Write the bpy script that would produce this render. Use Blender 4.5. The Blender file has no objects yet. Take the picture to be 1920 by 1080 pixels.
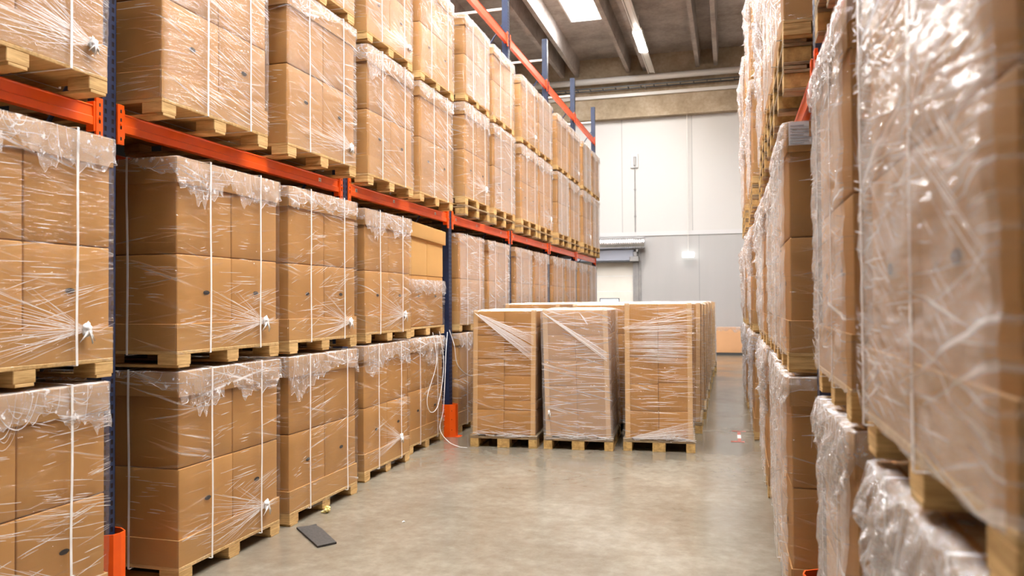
import bpy, bmesh, math, random
from mathutils import Vector, Matrix, noise

S = bpy.context.scene
COL = S.collection
R = random.Random(7)

# ------------------------------------------------------------------ camera
CAM_H = 1.71
cam = bpy.data.cameras.new('camera')
cam.sensor_width = 36.0
cam.lens = 1447.65 / 1920 * 36.0
cam.clip_start = 0.05
cam.dof.use_dof = True
cam.dof.focus_distance = 6.5
cam.dof.aperture_fstop = 2.6
co = bpy.data.objects.new('camera', cam)
COL.objects.link(co)
yaw, pitch, roll = 0.27478108, 0.01710661, -0.00612729
d = Vector((-math.sin(yaw), math.cos(yaw), 0)); r = Vector((math.cos(yaw), math.sin(yaw), 0)); u = Vector((0, 0, 1))
d2 = d*math.cos(pitch) + u*math.sin(pitch); u2 = u*math.cos(pitch) - d*math.sin(pitch)
r3 = r*math.cos(roll) + u2*math.sin(roll); u3 = u2*math.cos(roll) - r*math.sin(roll)
m = Matrix(((r3.x, u3.x, -d2.x), (r3.y, u3.y, -d2.y), (r3.z, u3.z, -d2.z)))
co.matrix_world = Matrix.Translation((0, 0, CAM_H)) @ m.to_4x4()
S.camera = co

# ------------------------------------------------------------------ world, exposure, light levels
W = bpy.data.worlds.new('sky'); S.world = W; W.use_nodes = True
bg = W.node_tree.nodes['Background']
bg.inputs[0].default_value = (0.80, 0.90, 1.0, 1); bg.inputs[1].default_value = 1.0
S.view_settings.view_transform = 'Standard'; S.view_settings.look = 'None'
S.view_settings.gamma = 1.0; S.view_settings.use_curve_mapping = False
S.view_settings.exposure = 0.74
SKYLIGHT = 26.0      # glow of the roof lights, both seen and added
TUBE = 170.0          # glow of the fluorescent tubes
try:
    cy = S.cycles
    cy.max_bounces = 8; cy.diffuse_bounces = 4; cy.glossy_bounces = 3; cy.transmission_bounces = 4
    cy.transparent_max_bounces = 28; cy.sample_clamp_indirect = 6.0; cy.use_denoising = True; cy.adaptive_threshold = 0.015
    cy.caustics_reflective = False; cy.caustics_refractive = False; cy.blur_glossy = 0.5
except Exception:
    pass

# ------------------------------------------------------------------ materials
def newmat(name):
    mt = bpy.data.materials.new(name); mt.use_nodes = True
    nt = mt.node_tree
    return mt, nt, nt.nodes['Principled BSDF'], nt.nodes['Material Output']
def N(nt, t, **kw):
    n = nt.nodes.new(t)
    for k, v in kw.items(): setattr(n, k, v)
    return n
def L(nt, a, b): nt.links.new(a, b)
def mathn(nt, op, a, b=None, c=None, clamp=False):
    n = nt.nodes.new('ShaderNodeMath'); n.operation = op; n.use_clamp = clamp
    for i, x in enumerate((a, b, c)):
        if x is None: continue
        if isinstance(x, (int, float)): n.inputs[i].default_value = x
        else: L(nt, x, n.inputs[i])
    return n.outputs[0]
def ramp(nt, fac, stops):
    n = nt.nodes.new('ShaderNodeValToRGB'); e = n.color_ramp.elements
    while len(e) < len(stops): e.new(0.5)
    for el, (p, c) in zip(e, stops):
        el.position = p; el.color = (*c, 1) if len(c) == 3 else c
    L(nt, fac, n.inputs[0]); return n.outputs[0]
def mrange(nt, v, a, b, c=0.0, e=1.0):
    n = nt.nodes.new('ShaderNodeMapRange'); n.interpolation_type = 'SMOOTHSTEP'
    L(nt, v, n.inputs[0])
    for i, x in zip((1, 2, 3, 4), (a, b, c, e)): n.inputs[i].default_value = x
    return n.outputs[0]
def coords(nt, scale=(1, 1, 1), rnd=True, kind='Object'):
    tc = N(nt, 'ShaderNodeTexCoord'); mp = N(nt, 'ShaderNodeMapping')
    L(nt, tc.outputs[kind], mp.inputs[0]); mp.inputs['Scale'].default_value = scale
    if rnd:
        oi = N(nt, 'ShaderNodeObjectInfo'); k = mathn(nt, 'MULTIPLY', oi.outputs['Random'], 37.0)
        cx = N(nt, 'ShaderNodeCombineXYZ'); L(nt, k, cx.inputs[0]); L(nt, k, cx.inputs[1]); L(nt, cx.outputs[0], mp.inputs[1])
    return mp.outputs[0]
def ntex(nt, vec, scale=1.0, detail=3.0, rough=0.5):
    n = N(nt, 'ShaderNodeTexNoise'); n.inputs['Scale'].default_value = scale
    n.inputs['Detail'].default_value = detail; n.inputs['Roughness'].default_value = rough
    L(nt, vec, n.inputs['Vector']); return n.outputs['Fac']
def bump(nt, h, strength, dist, bsdf):
    b = N(nt, 'ShaderNodeBump'); b.inputs['Strength'].default_value = strength; b.inputs['Distance'].default_value = dist
    L(nt, h, b.inputs['Height'])
    if bsdf is not None: L(nt, b.outputs[0], bsdf.inputs['Normal'])
    return b.outputs[0]
def noisy(name, c0, c1, scale=(1, 1, 1), ns=4.0, rough=0.6, rough2=None, detail=4.0, bmp=0.0, metallic=0.0, spread=(0.3, 0.7), kind='Object', rnd=True, spec=0.5):
    mt, nt, b, o = newmat(name)
    v = coords(nt, scale, rnd, kind); f = ntex(nt, v, ns, detail)
    L(nt, ramp(nt, f, [(spread[0], c0), (spread[1], c1)]), b.inputs['Base Color'])
    b.inputs['Roughness'].default_value = rough; b.inputs['Metallic'].default_value = metallic
    b.inputs['Specular IOR Level'].default_value = spec
    if rough2 is not None: L(nt, mrange(nt, f, 0.3, 0.7, rough, rough2), b.inputs['Roughness'])
    if bmp: bump(nt, f, bmp, 0.01, b)
    return mt
def flat(name, c, rough=0.5, metallic=0.0, spec=0.5):
    mt, nt, b, o = newmat(name)
    b.inputs['Base Color'].default_value = (*c, 1); b.inputs['Roughness'].default_value = rough
    b.inputs['Metallic'].default_value = metallic; b.inputs['Specular IOR Level'].default_value = spec
    return mt
def emit(name, c, s):
    mt, nt, b, o = newmat(name)
    b.inputs['Base Color'].default_value = (0.8, 0.8, 0.8, 1)
    b.inputs['Emission Color'].default_value = (*c, 1); b.inputs['Emission Strength'].default_value = s
    return mt

def cardboard(name, base, tone=0.12):
    mt, nt, b, o = newmat(name)
    v = coords(nt, (1, 1, 1)); f = ntex(nt, v, 5.0, 5.0)
    vs = coords(nt, (160, 160, 2.5)); g = ntex(nt, vs, 1.0, 2.0)
    oi = N(nt, 'ShaderNodeObjectInfo')
    f2 = mathn(nt, 'ADD', mathn(nt, 'MULTIPLY', f, 0.55), mathn(nt, 'MULTIPLY', oi.outputs['Random'], 0.35))
    f2 = mathn(nt, 'ADD', f2, mathn(nt, 'MULTIPLY', g, 0.10))
    lo = tuple(x*(1-tone) for x in base); hi = tuple(min(1, x*(1+tone)) for x in base)
    L(nt, ramp(nt, f2, [(0.25, lo), (0.75, hi)]), b.inputs['Base Color'])
    b.inputs['Roughness'].default_value = 0.62; b.inputs['Specular IOR Level'].default_value = 0.3
    bump(nt, g, 0.12, 0.002, b)
    return mt
M_card = cardboard('cardboard', (0.44, 0.218, 0.064))
M_lid = cardboard('cardboard_lid', (0.475, 0.25, 0.082), 0.06)
M_bare = cardboard('cardboard_bare', (0.56, 0.315, 0.105), 0.06)
M_edge = cardboard('cardboard_edge_board', (0.60, 0.37, 0.17), 0.05)
M_far = cardboard('cardboard_pale', (0.66, 0.36, 0.18), 0.05)
M_hole = flat('handle_hole_dark', (0.03, 0.022, 0.018), 0.9)  # flat dark disc painted as the shade inside a hand hole

def wood(name, c0, c1, sc=(6, 6, 70)):
    mt, nt, b, o = newmat(name)
    v = coords(nt, sc); f = ntex(nt, v, 1.0, 4.0, 0.6)
    v2 = coords(nt, (3, 3, 3)); f2 = ntex(nt, v2, 2.0, 3.0)
    k = mathn(nt, 'ADD', mathn(nt, 'MULTIPLY', f, 0.7), mathn(nt, 'MULTIPLY', f2, 0.3))
    L(nt, ramp(nt, k, [(0.36, c0), (0.62, c1)]), b.inputs['Base Color'])
    b.inputs['Roughness'].default_value = 0.7; b.inputs['Specular IOR Level'].default_value = 0.25
    bump(nt, f, 0.35, 0.004, b)
    return mt
M_wood = wood('fresh_pine', (0.42, 0.245, 0.085), (0.70, 0.46, 0.20))
M_deck = wood('pine_deck', (0.46, 0.28, 0.10), (0.68, 0.45, 0.20), (4, 40, 40))
M_used = wood('weathered_pallet_wood', (0.17, 0.12, 0.07), (0.40, 0.28, 0.15), (8, 50, 50))
M_usedblock = wood('used_pallet_block', (0.33, 0.20, 0.07), (0.62, 0.40, 0.15), (20, 20, 20))

def film(name, milk, streak, fres, rough=0.13, crumple=0.0, tint=(0.95, 0.92, 0.91), fcap=0.16):
    """clear stretch film: see-through, glossy, whiter where the layers fold together"""
    mt, nt, b, o = newmat(name)
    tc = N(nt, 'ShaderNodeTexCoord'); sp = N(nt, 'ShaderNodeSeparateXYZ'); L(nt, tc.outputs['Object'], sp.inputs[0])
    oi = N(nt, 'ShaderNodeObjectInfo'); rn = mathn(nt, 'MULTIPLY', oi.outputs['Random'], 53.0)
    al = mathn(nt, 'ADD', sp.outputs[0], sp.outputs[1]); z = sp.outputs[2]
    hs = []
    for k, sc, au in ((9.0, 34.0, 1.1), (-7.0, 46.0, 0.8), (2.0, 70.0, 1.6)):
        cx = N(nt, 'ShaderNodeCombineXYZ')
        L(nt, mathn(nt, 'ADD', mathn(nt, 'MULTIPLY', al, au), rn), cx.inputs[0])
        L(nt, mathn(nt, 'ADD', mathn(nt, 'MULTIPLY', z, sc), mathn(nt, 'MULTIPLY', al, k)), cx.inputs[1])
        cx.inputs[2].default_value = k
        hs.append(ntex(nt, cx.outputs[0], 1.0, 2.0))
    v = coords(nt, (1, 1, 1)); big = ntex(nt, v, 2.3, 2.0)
    s1 = mathn(nt, 'MAXIMUM', mrange(nt, hs[0], 0.57, 0.74), mathn(nt, 'MAXIMUM', mrange(nt, hs[1], 0.59, 0.75), mrange(nt, hs[2], 0.60, 0.76)))  # white streaks painted in for lamp glints along the film wrinkles
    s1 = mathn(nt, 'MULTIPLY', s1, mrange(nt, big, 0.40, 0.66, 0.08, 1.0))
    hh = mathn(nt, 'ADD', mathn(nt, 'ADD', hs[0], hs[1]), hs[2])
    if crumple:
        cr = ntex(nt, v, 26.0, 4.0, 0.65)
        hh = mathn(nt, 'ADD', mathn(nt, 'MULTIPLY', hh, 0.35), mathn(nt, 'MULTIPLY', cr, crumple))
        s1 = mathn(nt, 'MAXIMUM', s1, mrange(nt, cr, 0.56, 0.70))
    bp = bump(nt, hh, 0.75, 0.012 if not crumple else 0.03, None)
    fr = N(nt, 'ShaderNodeFresnel'); fr.inputs[0].default_value = 1.42
    gl = N(nt, 'ShaderNodeBsdfGlossy'); gl.inputs['Roughness'].default_value = rough; L(nt, bp, gl.inputs['Normal'])
    tr = N(nt, 'ShaderNodeBsdfTransparent'); tr.inputs[0].default_value = (*[min(1, 0.6+0.43*x) for x in tint], 1)
    m1 = N(nt, 'ShaderNodeMixShader'); L(nt, mathn(nt, 'MINIMUM', mathn(nt, 'MULTIPLY', fr.outputs[0], fres), fcap), m1.inputs[0])
    L(nt, tr.outputs[0], m1.inputs[1]); L(nt, gl.outputs[0], m1.inputs[2])
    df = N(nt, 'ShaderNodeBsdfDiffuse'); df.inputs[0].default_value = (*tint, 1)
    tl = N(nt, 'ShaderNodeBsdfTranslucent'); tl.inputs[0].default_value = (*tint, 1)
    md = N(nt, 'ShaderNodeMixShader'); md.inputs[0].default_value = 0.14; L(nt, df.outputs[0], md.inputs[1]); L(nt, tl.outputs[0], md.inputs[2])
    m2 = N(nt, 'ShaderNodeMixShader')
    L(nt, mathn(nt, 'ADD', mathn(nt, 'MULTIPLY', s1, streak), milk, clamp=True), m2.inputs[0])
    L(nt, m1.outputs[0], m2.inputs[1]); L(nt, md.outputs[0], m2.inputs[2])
    L(nt, m2.outputs[0], o.inputs['Surface']); nt.nodes.remove(b)
    return mt
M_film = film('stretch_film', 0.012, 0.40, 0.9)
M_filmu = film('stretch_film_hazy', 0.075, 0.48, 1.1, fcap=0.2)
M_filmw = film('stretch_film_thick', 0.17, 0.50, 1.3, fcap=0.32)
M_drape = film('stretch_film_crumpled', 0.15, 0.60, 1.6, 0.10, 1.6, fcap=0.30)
M_filmr = film('stretch_film_milky', 0.20, 0.55, 1.3, fcap=0.34)  # extra white painted in for the grazing sheen on the aisle faces
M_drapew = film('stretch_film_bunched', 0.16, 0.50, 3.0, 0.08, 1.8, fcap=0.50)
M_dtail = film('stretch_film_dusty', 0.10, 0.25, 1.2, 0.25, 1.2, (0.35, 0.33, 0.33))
def ridge_mat(name, op):
    mt, nt, b, o = newmat(name)
    b.inputs['Base Color'].default_value = (0.96, 0.94, 0.93, 1); b.inputs['Roughness'].default_value = 0.18
    b.inputs['Specular IOR Level'].default_value = 0.6
    tl = N(nt, 'ShaderNodeBsdfTranslucent'); tl.inputs[0].default_value = (0.96, 0.94, 0.93, 1)
    ml = N(nt, 'ShaderNodeMixShader'); ml.inputs[0].default_value = 0.22; L(nt, b.outputs[0], ml.inputs[1]); L(nt, tl.outputs[0], ml.inputs[2])
    tr = N(nt, 'ShaderNodeBsdfTransparent'); mx = N(nt, 'ShaderNodeMixShader'); mx.inputs[0].default_value = op
    L(nt, tr.outputs[0], mx.inputs[1]); L(nt, ml.outputs[0], mx.inputs[2]); L(nt, mx.outputs[0], o.inputs['Surface'])
    return mt
M_ridge = ridge_mat('film_fold', 0.66)  # white film folds, their colour also standing in for lamp glints
M_knot = noisy('film_knot_white', (0.62, 0.58, 0.55), (0.97, 0.96, 0.95), (1, 1, 1), 30.0, 0.25, bmp=0.5)
M_strap = noisy('white_strap', (0.74, 0.70, 0.67), (0.88, 0.85, 0.83), (1, 1, 1), 12.0, 0.35)

M_orange = noisy('orange_paint', (0.80, 0.085, 0.004), (0.88, 0.115, 0.006), (1, 1, 1), 6.0, 0.32)
M_orange2 = noisy('orange_paint_worn', (0.55, 0.06, 0.012), (0.80, 0.10, 0.02), (1, 2, 4), 7.0, 0.42)
M_blue = noisy('dark_blue_paint', (0.010, 0.017, 0.048), (0.017, 0.030, 0.080), (1, 1, 1), 9.0, 0.4)
M_gapdark = flat('dark_rear_panel', (0.045, 0.04, 0.038), 0.6)  # for the added sheet that darkens the gaps in the racks
M_brace = flat('galvanised_brace', (0.78, 0.76, 0.73), 0.4, 0.2)
M_slot = flat('slot_dark', (0.02, 0.01, 0.008), 0.8)  # dark colour painted as the shade inside slots and bolt holes
M_label = flat('label_white', (0.80, 0.76, 0.74), 0.5)
M_ink = flat('label_ink', (0.12, 0.12, 0.14), 0.6)
M_mat = noisy('dark_board', (0.026, 0.022, 0.019), (0.052, 0.044, 0.038), (1, 1, 1), 60.0, 0.8)
M_yel = noisy('yellow_paper', (0.80, 0.66, 0.20), (0.93, 0.82, 0.42), (1, 1, 1), 30.0, 0.7)
M_red = noisy('red_tape', (0.22, 0.12, 0.09), (0.55, 0.10, 0.08), (1, 1, 1), 14.0, 0.5)
M_steel = noisy('spiral_steel', (0.55, 0.55, 0.57), (0.75, 0.75, 0.77), (1, 1, 1), 8.0, 0.25, metallic=0.9)
M_grey = noisy('grey_steel', (0.26, 0.25, 0.25), (0.36, 0.34, 0.33), (1, 1, 1), 6.0, 0.45, metallic=0.2)
M_dark = flat('dark_metal', (0.05, 0.05, 0.05), 0.5)
M_pipe = flat('white_pipe', (0.74, 0.70, 0.66), 0.4)
M_cream = noisy('cream_door_panel', (0.78, 0.72, 0.64), (0.84, 0.79, 0.72), (1, 1, 1), 1.5, 0.5)
M_bluegrey = flat('bluegrey_panel', (0.33, 0.34, 0.40), 0.4)
M_docs = flat('document_paper', (0.70, 0.70, 0.72), 0.5)
M_docink = flat('document_ink', (0.42, 0.43, 0.46), 0.6)
M_tube = emit('fluorescent_tube', (1.0, 0.93, 0.84), TUBE)
M_sky = emit('roof_light_pane', (0.90, 0.95, 1.0), SKYLIGHT)
M_sign = emit('lit_sign', (0.95, 1.0, 0.97), 2.6)
M_win = emit('daylit_glass', (0.9, 0.96, 1.0), 1.6)

def concrete(name, c0, c1, c2):
    mt, nt, b, o = newmat(name)
    v = coords(nt, (1, 1, 1), False); f = ntex(nt, v, 1.3, 6.0, 0.62); g = ntex(nt, v, 11.0, 5.0, 0.6)
    k = mathn(nt, 'ADD', mathn(nt, 'MULTIPLY', f, 0.68), mathn(nt, 'MULTIPLY', g, 0.32))
    L(nt, ramp(nt, k, [(0.33, c0), (0.5, c1), (0.66, c2)]), b.inputs['Base Color'])
    b.inputs['Roughness'].default_value = 0.85; bump(nt, g, 0.25, 0.01, b)
    return mt
M_ceil = concrete('raw_concrete', (0.26, 0.22, 0.18), (0.40, 0.34, 0.30), (0.52, 0.46, 0.42))
M_beamc = concrete('stained_concrete', (0.27, 0.20, 0.125), (0.40, 0.31, 0.21), (0.52, 0.42, 0.31))

def floor_mat():
    mt, nt, b, o = newmat('polished_concrete')
    v = coords(nt, (1, 1, 1), False)
    f = ntex(nt, v, 0.9, 6.0, 0.62); g = ntex(nt, v, 9.0, 6.0, 0.7); h = ntex(nt, coords(nt, (1.6, 0.7, 1), False), 1.3, 4.0, 0.55)
    k = mathn(nt, 'ADD', mathn(nt, 'MULTIPLY', f, 0.55), mathn(nt, 'MULTIPLY', g, 0.45))
    base = ramp(nt, k, [(0.28, (0.115, 0.093, 0.066)), (0.5, (0.185, 0.158, 0.12)), (0.72, (0.275, 0.24, 0.19))])
    st = mrange(nt, h, 0.48, 0.80, 0.0, 0.6)
    mx = N(nt, 'ShaderNodeMix', data_type='RGBA'); L(nt, st, mx.inputs[0]); L(nt, base, mx.inputs[6]); mx.inputs[7].default_value = (0.17, 0.125, 0.09, 1)
    L(nt, mx.outputs[2], b.inputs['Base Color'])
    L(nt, mrange(nt, f, 0.3, 0.7, 0.13, 0.27), b.inputs['Roughness'])
    bump(nt, g, 0.05, 0.01, b)
    return mt
M_floor = floor_mat()
def panel_mat(name, c, pitch, axis, streak=0.05, rough=0.5):
    mt, nt, b, o = newmat(name)
    tc = N(nt, 'ShaderNodeTexCoord'); sp = N(nt, 'ShaderNodeSeparateXYZ'); L(nt, tc.outputs['Object'], sp.inputs[0])
    fr = mathn(nt, 'FRACT', mathn(nt, 'MULTIPLY', sp.outputs[axis], 1.0/pitch))
    seam = mathn(nt, 'LESS_THAN', mathn(nt, 'ABSOLUTE', mathn(nt, 'SUBTRACT', fr, 0.5)), 0.007)
    s = ntex(nt, coords(nt, (5, 5, 0.25), False), 1.0, 4.0)
    k = mathn(nt, 'ADD', mathn(nt, 'MULTIPLY', mathn(nt, 'SUBTRACT', s, 0.5), streak*4), 0.5)
    colr = ramp(nt, k, [(0.2, tuple(x*(1-streak*2.2) for x in c)), (0.8, c)])
    mx = N(nt, 'ShaderNodeMix', data_type='RGBA'); L(nt, mathn(nt, 'MULTIPLY', seam, 0.45), mx.inputs[0]); L(nt, colr, mx.inputs[6]); mx.inputs[7].default_value = (0.2, 0.2, 0.2, 1)
    L(nt, mx.outputs[2], b.inputs['Base Color']); b.inputs['Roughness'].default_value = rough
    return mt
M_white = panel_mat('white_wall_panel', (0.61, 0.585, 0.565), 2.3, 0, 0.02)
M_greyw = panel_mat('grey_wall_panel', (0.47, 0.45, 0.44), 1.9, 0, 0.07)
M_side = panel_mat('side_wall_panel', (0.60, 0.57, 0.54), 2.3, 1, 0.03)
M_band = flat('wall_band', (0.62, 0.60, 0.60), 0.5)

# ------------------------------------------------------------------ mesh builder
class MB:
    def __init__(s): s.v = []; s.f = []; s.m = []
    def add(s, vs, fs, mi=0):
        o = len(s.v); s.v += [tuple(x) for x in vs]; s.f += [tuple(i+o for i in f) for f in fs]; s.m += [mi]*len(fs)
    def box(s, lo, hi, mi=0):
        (a, b, c), (x, y, z) = lo, hi
        s.add([(a, b, c), (x, b, c), (x, y, c), (a, y, c), (a, b, z), (x, b, z), (x, y, z), (a, y, z)],
              [(0, 3, 2, 1), (4, 5, 6, 7), (0, 1, 5, 4), (1, 2, 6, 5), (2, 3, 7, 6), (3, 0, 4, 7)], mi)
    def cbox(s, lo, hi, c=0.004, mi=0):
        lo = Vector(lo); hi = Vector(hi); vs = []; idx = {}
        for i in (0, 1):
            for j in (0, 1):
                for k in (0, 1):
                    p = Vector(((lo.x, hi.x)[i], (lo.y, hi.y)[j], (lo.z, hi.z)[k])); sg = (1-2*i, 1-2*j, 1-2*k)
                    for ax in range(3):
                        q = p.copy()
                        for a in range(3):
                            if a != ax: q[a] += sg[a]*c
                        idx[(i, j, k, ax)] = len(vs); vs.append(q)
        fs = []
        for ax in range(3):
            a, b = [(1, 2), (2, 0), (0, 1)][ax]
            for sd in (0, 1):
                ring = []
                for (p, q) in ((0, 0), (1, 0), (1, 1), (0, 1)):
                    t = [0, 0, 0]; t[ax] = sd; t[a] = p; t[b] = q; ring.append(idx[(*t, ax)])
                fs.append(tuple(ring if sd else ring[::-1]))
        for ax in range(3):
            a, b = [(1, 2), (2, 0), (0, 1)][ax]
            for p in (0, 1):
                for q in (0, 1):
                    t0 = [0, 0, 0]; t1 = [0, 0, 0]; t1[ax] = 1
                    for t in (t0, t1): t[a] = p; t[b] = q
                    f = (idx[(*t0, a)], idx[(*t0, b)], idx[(*t1, b)], idx[(*t1, a)])
                    fs.append(f if p == q else f[::-1])
        for i in (0, 1):
            for j in (0, 1):
                for k in (0, 1):
                    f = tuple(idx[(i, j, k, ax)] for ax in range(3)); fs.append(f if (i+j+k) % 2 else f[::-1])
        s.add(vs, fs, mi)
    def grid(s, fn, nu, nv, mi=0, closed=False):
        vs = [fn(i/nu, j/nv) for j in range(nv+1) for i in range(nu if closed else nu+1)]
        w = nu if closed else nu+1; fs = []
        for j in range(nv):
            for i in range(nu):
                i2 = (i+1) % w if closed else i+1
                fs.append((j*w+i, j*w+i2, (j+1)*w+i2, (j+1)*w+i))
        s.add(vs, fs, mi)
    def tube(s, pts, rad, n=8, mi=0, caps=True):
        pts = [Vector(p) for p in pts]; vs = []; up = None
        for i, p in enumerate(pts):
            t = (pts[min(i+1, len(pts)-1)] - pts[max(i-1, 0)]).normalized()
            if up is None: up = t.orthogonal().normalized()
            up = (up - t*up.dot(t)).normalized(); sd = t.cross(up)
            rr = rad(i) if callable(rad) else rad
            vs += [p + (up*math.cos(a*2*math.pi/n) + sd*math.sin(a*2*math.pi/n))*rr for a in range(n)]
        fs = [(i*n+a, i*n+(a+1) % n, (i+1)*n+(a+1) % n, (i+1)*n+a) for i in range(len(pts)-1) for a in range(n)]
        if caps: fs += [tuple(range(n-1, -1, -1)), tuple((len(pts)-1)*n+a for a in range(n))]
        s.add(vs, fs, mi)
    def ribbon(s, pts, width_dir, w, nrm_fn, t=0.0015, mi=0):
        """flat band along pts, width along width_dir, thickness t"""
        vs = []; wd = Vector(width_dir)
        for i, p in enumerate(pts):
            p = Vector(p); n = Vector(nrm_fn(i)) if callable(nrm_fn) else Vector(nrm_fn)
            vs += [p - wd*w/2, p + wd*w/2, p + wd*w/2 + n*t, p - wd*w/2 + n*t]
        fs = []
        for i in range(len(pts)-1):
            for a in range(4): fs.append((i*4+a, i*4+(a+1) % 4, i*4+4+(a+1) % 4, i*4+4+a))
        s.add(vs, fs, mi)
    def flipx(s):
        s.v = [(-x, y, z) for x, y, z in s.v]; s.f = [f[::-1] for f in s.f]; return s
    def mesh(s, name, mats, smooth=False, weld=False):
        me = bpy.data.meshes.new(name); me.from_pydata(s.v, [], s.f)
        for mt in (mats if isinstance(mats, (list, tuple)) else [mats]): me.materials.append(mt)
        me.polygons.foreach_set('material_index', s.m)
        bm = bmesh.new(); bm.from_mesh(me)
        if weld: bmesh.ops.remove_doubles(bm, verts=bm.verts, dist=1e-5)
        bmesh.ops.recalc_face_normals(bm, faces=bm.faces); bm.to_mesh(me); bm.free()
        if smooth: me.polygons.foreach_set('use_smooth', [True]*len(me.polygons))
        me.update(); return me

def ob(name, me, parent=None, loc=(0, 0, 0), rz=0.0):
    o = bpy.data.objects.new(name, me); COL.objects.link(o); o.location = loc; o.rotation_euler = (0, 0, rz)
    if parent is not None: o.parent = parent
    return o
def tag(o, label=None, cat=None, group=None, kind=None):
    if label: o['label'] = label
    if cat: o['category'] = cat
    if group: o['group'] = group
    if kind: o['kind'] = kind
    return o
def struct(name, mb, mats, **kw): return tag(ob(name, mb.mesh(name, mats, **kw)), kind='structure')
def nz(x, y, z): return noise.noise(Vector((x, y, z)))

# ------------------------------------------------------------------ the setting
XL, XR, YB, YF, ZC = -10.5, 6.5, -5.5, 26.0, 9.85
b = MB(); b.box((XL, YB, -0.2), (XR, YF, 0)); struct('floor', b, M_floor)
# roof slab, left open where the seen and added roof lights sit
RIBS = [-9.86, -9.36, -7.63, -7.13, -5.40, -4.90, -3.17, -2.62, -0.93, -0.36, 1.30, 1.80, 3.53, 4.03, 5.76, 6.26]
SKY = []
for cxm, y0 in ((-8.40, 6.2), (-3.92, 16.2), (-3.92, 6.2), (0.46, 1.6), (0.46, 8.2), (-1.78, 1.8), (2.66, 8.2)):  # second is the visible roof light, the rest are added to brighten the loads
    SKY.append((cxm-0.48, cxm+0.48, y0, y0+5.9))
xs = sorted(set([XL, XR] + [q for h in SKY for q in h[:2]])); ys = sorted(set([YB, YF] + [q for h in SKY for q in h[2:]]))
b = MB()
for i in range(len(xs)-1):
    for j in range(len(ys)-1):
        cx, cyy = (xs[i]+xs[i+1])/2, (ys[j]+ys[j+1])/2
        if any(h[0] < cx < h[1] and h[2] < cyy < h[3] for h in SKY): continue
        b.box((xs[i], ys[j], ZC), (xs[i+1], ys[j+1], ZC+0.12))
struct('ceiling', b, M_ceil)
for i, x in enumerate(RIBS):
    b = MB()
    b.add([(x-0.06, YB, 9.30), (x+0.06, YB, 9.30), (x+0.10, YB, ZC), (x-0.10, YB, ZC), (x-0.06, YF-0.3, 9.30), (x+0.06, YF-0.3, 9.30), (x+0.10, YF-0.3, ZC), (x-0.10, YF-0.3, ZC)],
          [(0, 1, 5, 4), (1, 2, 6, 5), (3, 0, 4, 7), (0, 3, 2, 1), (4, 5, 6, 7)])
    struct('trim_%d' % (i+1), b, M_ceil)
for i, (x0, x1, y0, y1) in enumerate(SKY):
    w = tag(ob('window_%d' % (i+1), None), kind='structure'); w.location = ((x0+x1)/2, (y0+y1)/2, ZC)
    hx, hy = (x1-x0)/2, (y1-y0)/2
    b = MB(); t = 0.05
    b.box((-hx, -hy, 0.0), (-hx+t, hy, 0.30)); b.box((hx-t, -hy, 0.0), (hx, hy, 0.30))
    b.box((-hx+t, -hy, 0.0), (hx-t, -hy+t, 0.30)); b.box((-hx+t, hy-t, 0.0), (hx-t, hy, 0.30))
    ob('window_frame', b.mesh('roof_light_frame', M_pipe), w)
    b = MB(); b.box((-hx+t, -hy+t, 0.24), (hx-t, hy-t, 0.26)); ob('window_pane', b.mesh('roof_light_pane', M_sky), w)
# end wall: white panels above, grey below, concrete ledge, door opening with a cream door
DX0, DX1, DZ = -6.6, -3.08, 3.05
b = MB(); b.box((XL, YF, 4.0), (XR, YF+0.2, ZC)); struct('wall_back', b, M_white)
b = MB(); b.box((DX1, YF, 0), (XR, YF+0.2, 3.86)); b.box((XL, YF, 0), (DX0, YF+0.2, 3.86)); b.box((DX0, YF, DZ), (DX1, YF+0.2, 3.86)); struct('wall_back_lower', b, M_greyw)
b = MB(); b.box((XL, YF-0.03, 3.86), (XR, YF+0.2, 4.0)); struct('trim_20', b, M_band)
b = MB(); b.box((XL, YF-0.30, 7.80), (XR, YF, ZC)); struct('trim_21', b, M_beamc)
b = MB(); b.box((XL-0.2, YB, 0), (XL, YF, ZC)); struct('wall_left', b, M_side)
b = MB(); b.box((XR, YB, 0), (XR+0.2, YF, ZC)); struct('wall_right', b, M_side)
b = MB(); b.box((XL, YB-0.2, 0), (XR, YB, ZC)); struct('wall_front', b, M_side)
dr = tag(ob('door_1', None, loc=(DX0, YF, 0)), kind='structure')
b = MB(); n = 6
for i in range(n): b.cbox((0.02, 0.06, i*DZ/n), (DX1-DX0-0.02, 0.12, (i+1)*DZ/n-0.006), 0.008)
ob('door_panel', b.mesh('door_panel', M_cream), dr)
b = MB(); wz0, wz1, wx0, wx1 = 1.25, 1.79, 2.35, 3.02
b.box((wx0, 0.03, wz0), (wx1, 0.06, wz0+0.035)); b.box((wx0, 0.03, wz1-0.035), (wx1, 0.06, wz1)); b.box((wx0, 0.03, wz0), (wx0+0.035, 0.06, wz1)); b.box((wx1-0.035, 0.03, wz0), (wx1, 0.06, wz1))
ob('window_frame', b.mesh('door_window_frame', M_ink), dr)
b = MB(); b.box((wx0+0.035, 0.045, wz0+0.035), (wx1-0.035, 0.055, wz1-0.035)); ob('window_pane', b.mesh('door_window_pane', M_win), dr)
b = MB(); b.box((DX1-DX0-0.02, -0.12, 0), (DX1-DX0+0.16, 0.0, DZ+0.3)); b.box((-0.16, -0.12, 0), (0.02, 0.0, DZ+0.3)); b.box((DX1-DX0+0.16, -0.06, 0), (DX1-DX0+0.24, 0.0, DZ))
ob('door_frame', b.mesh('door_frame', M_grey), dr)
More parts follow.
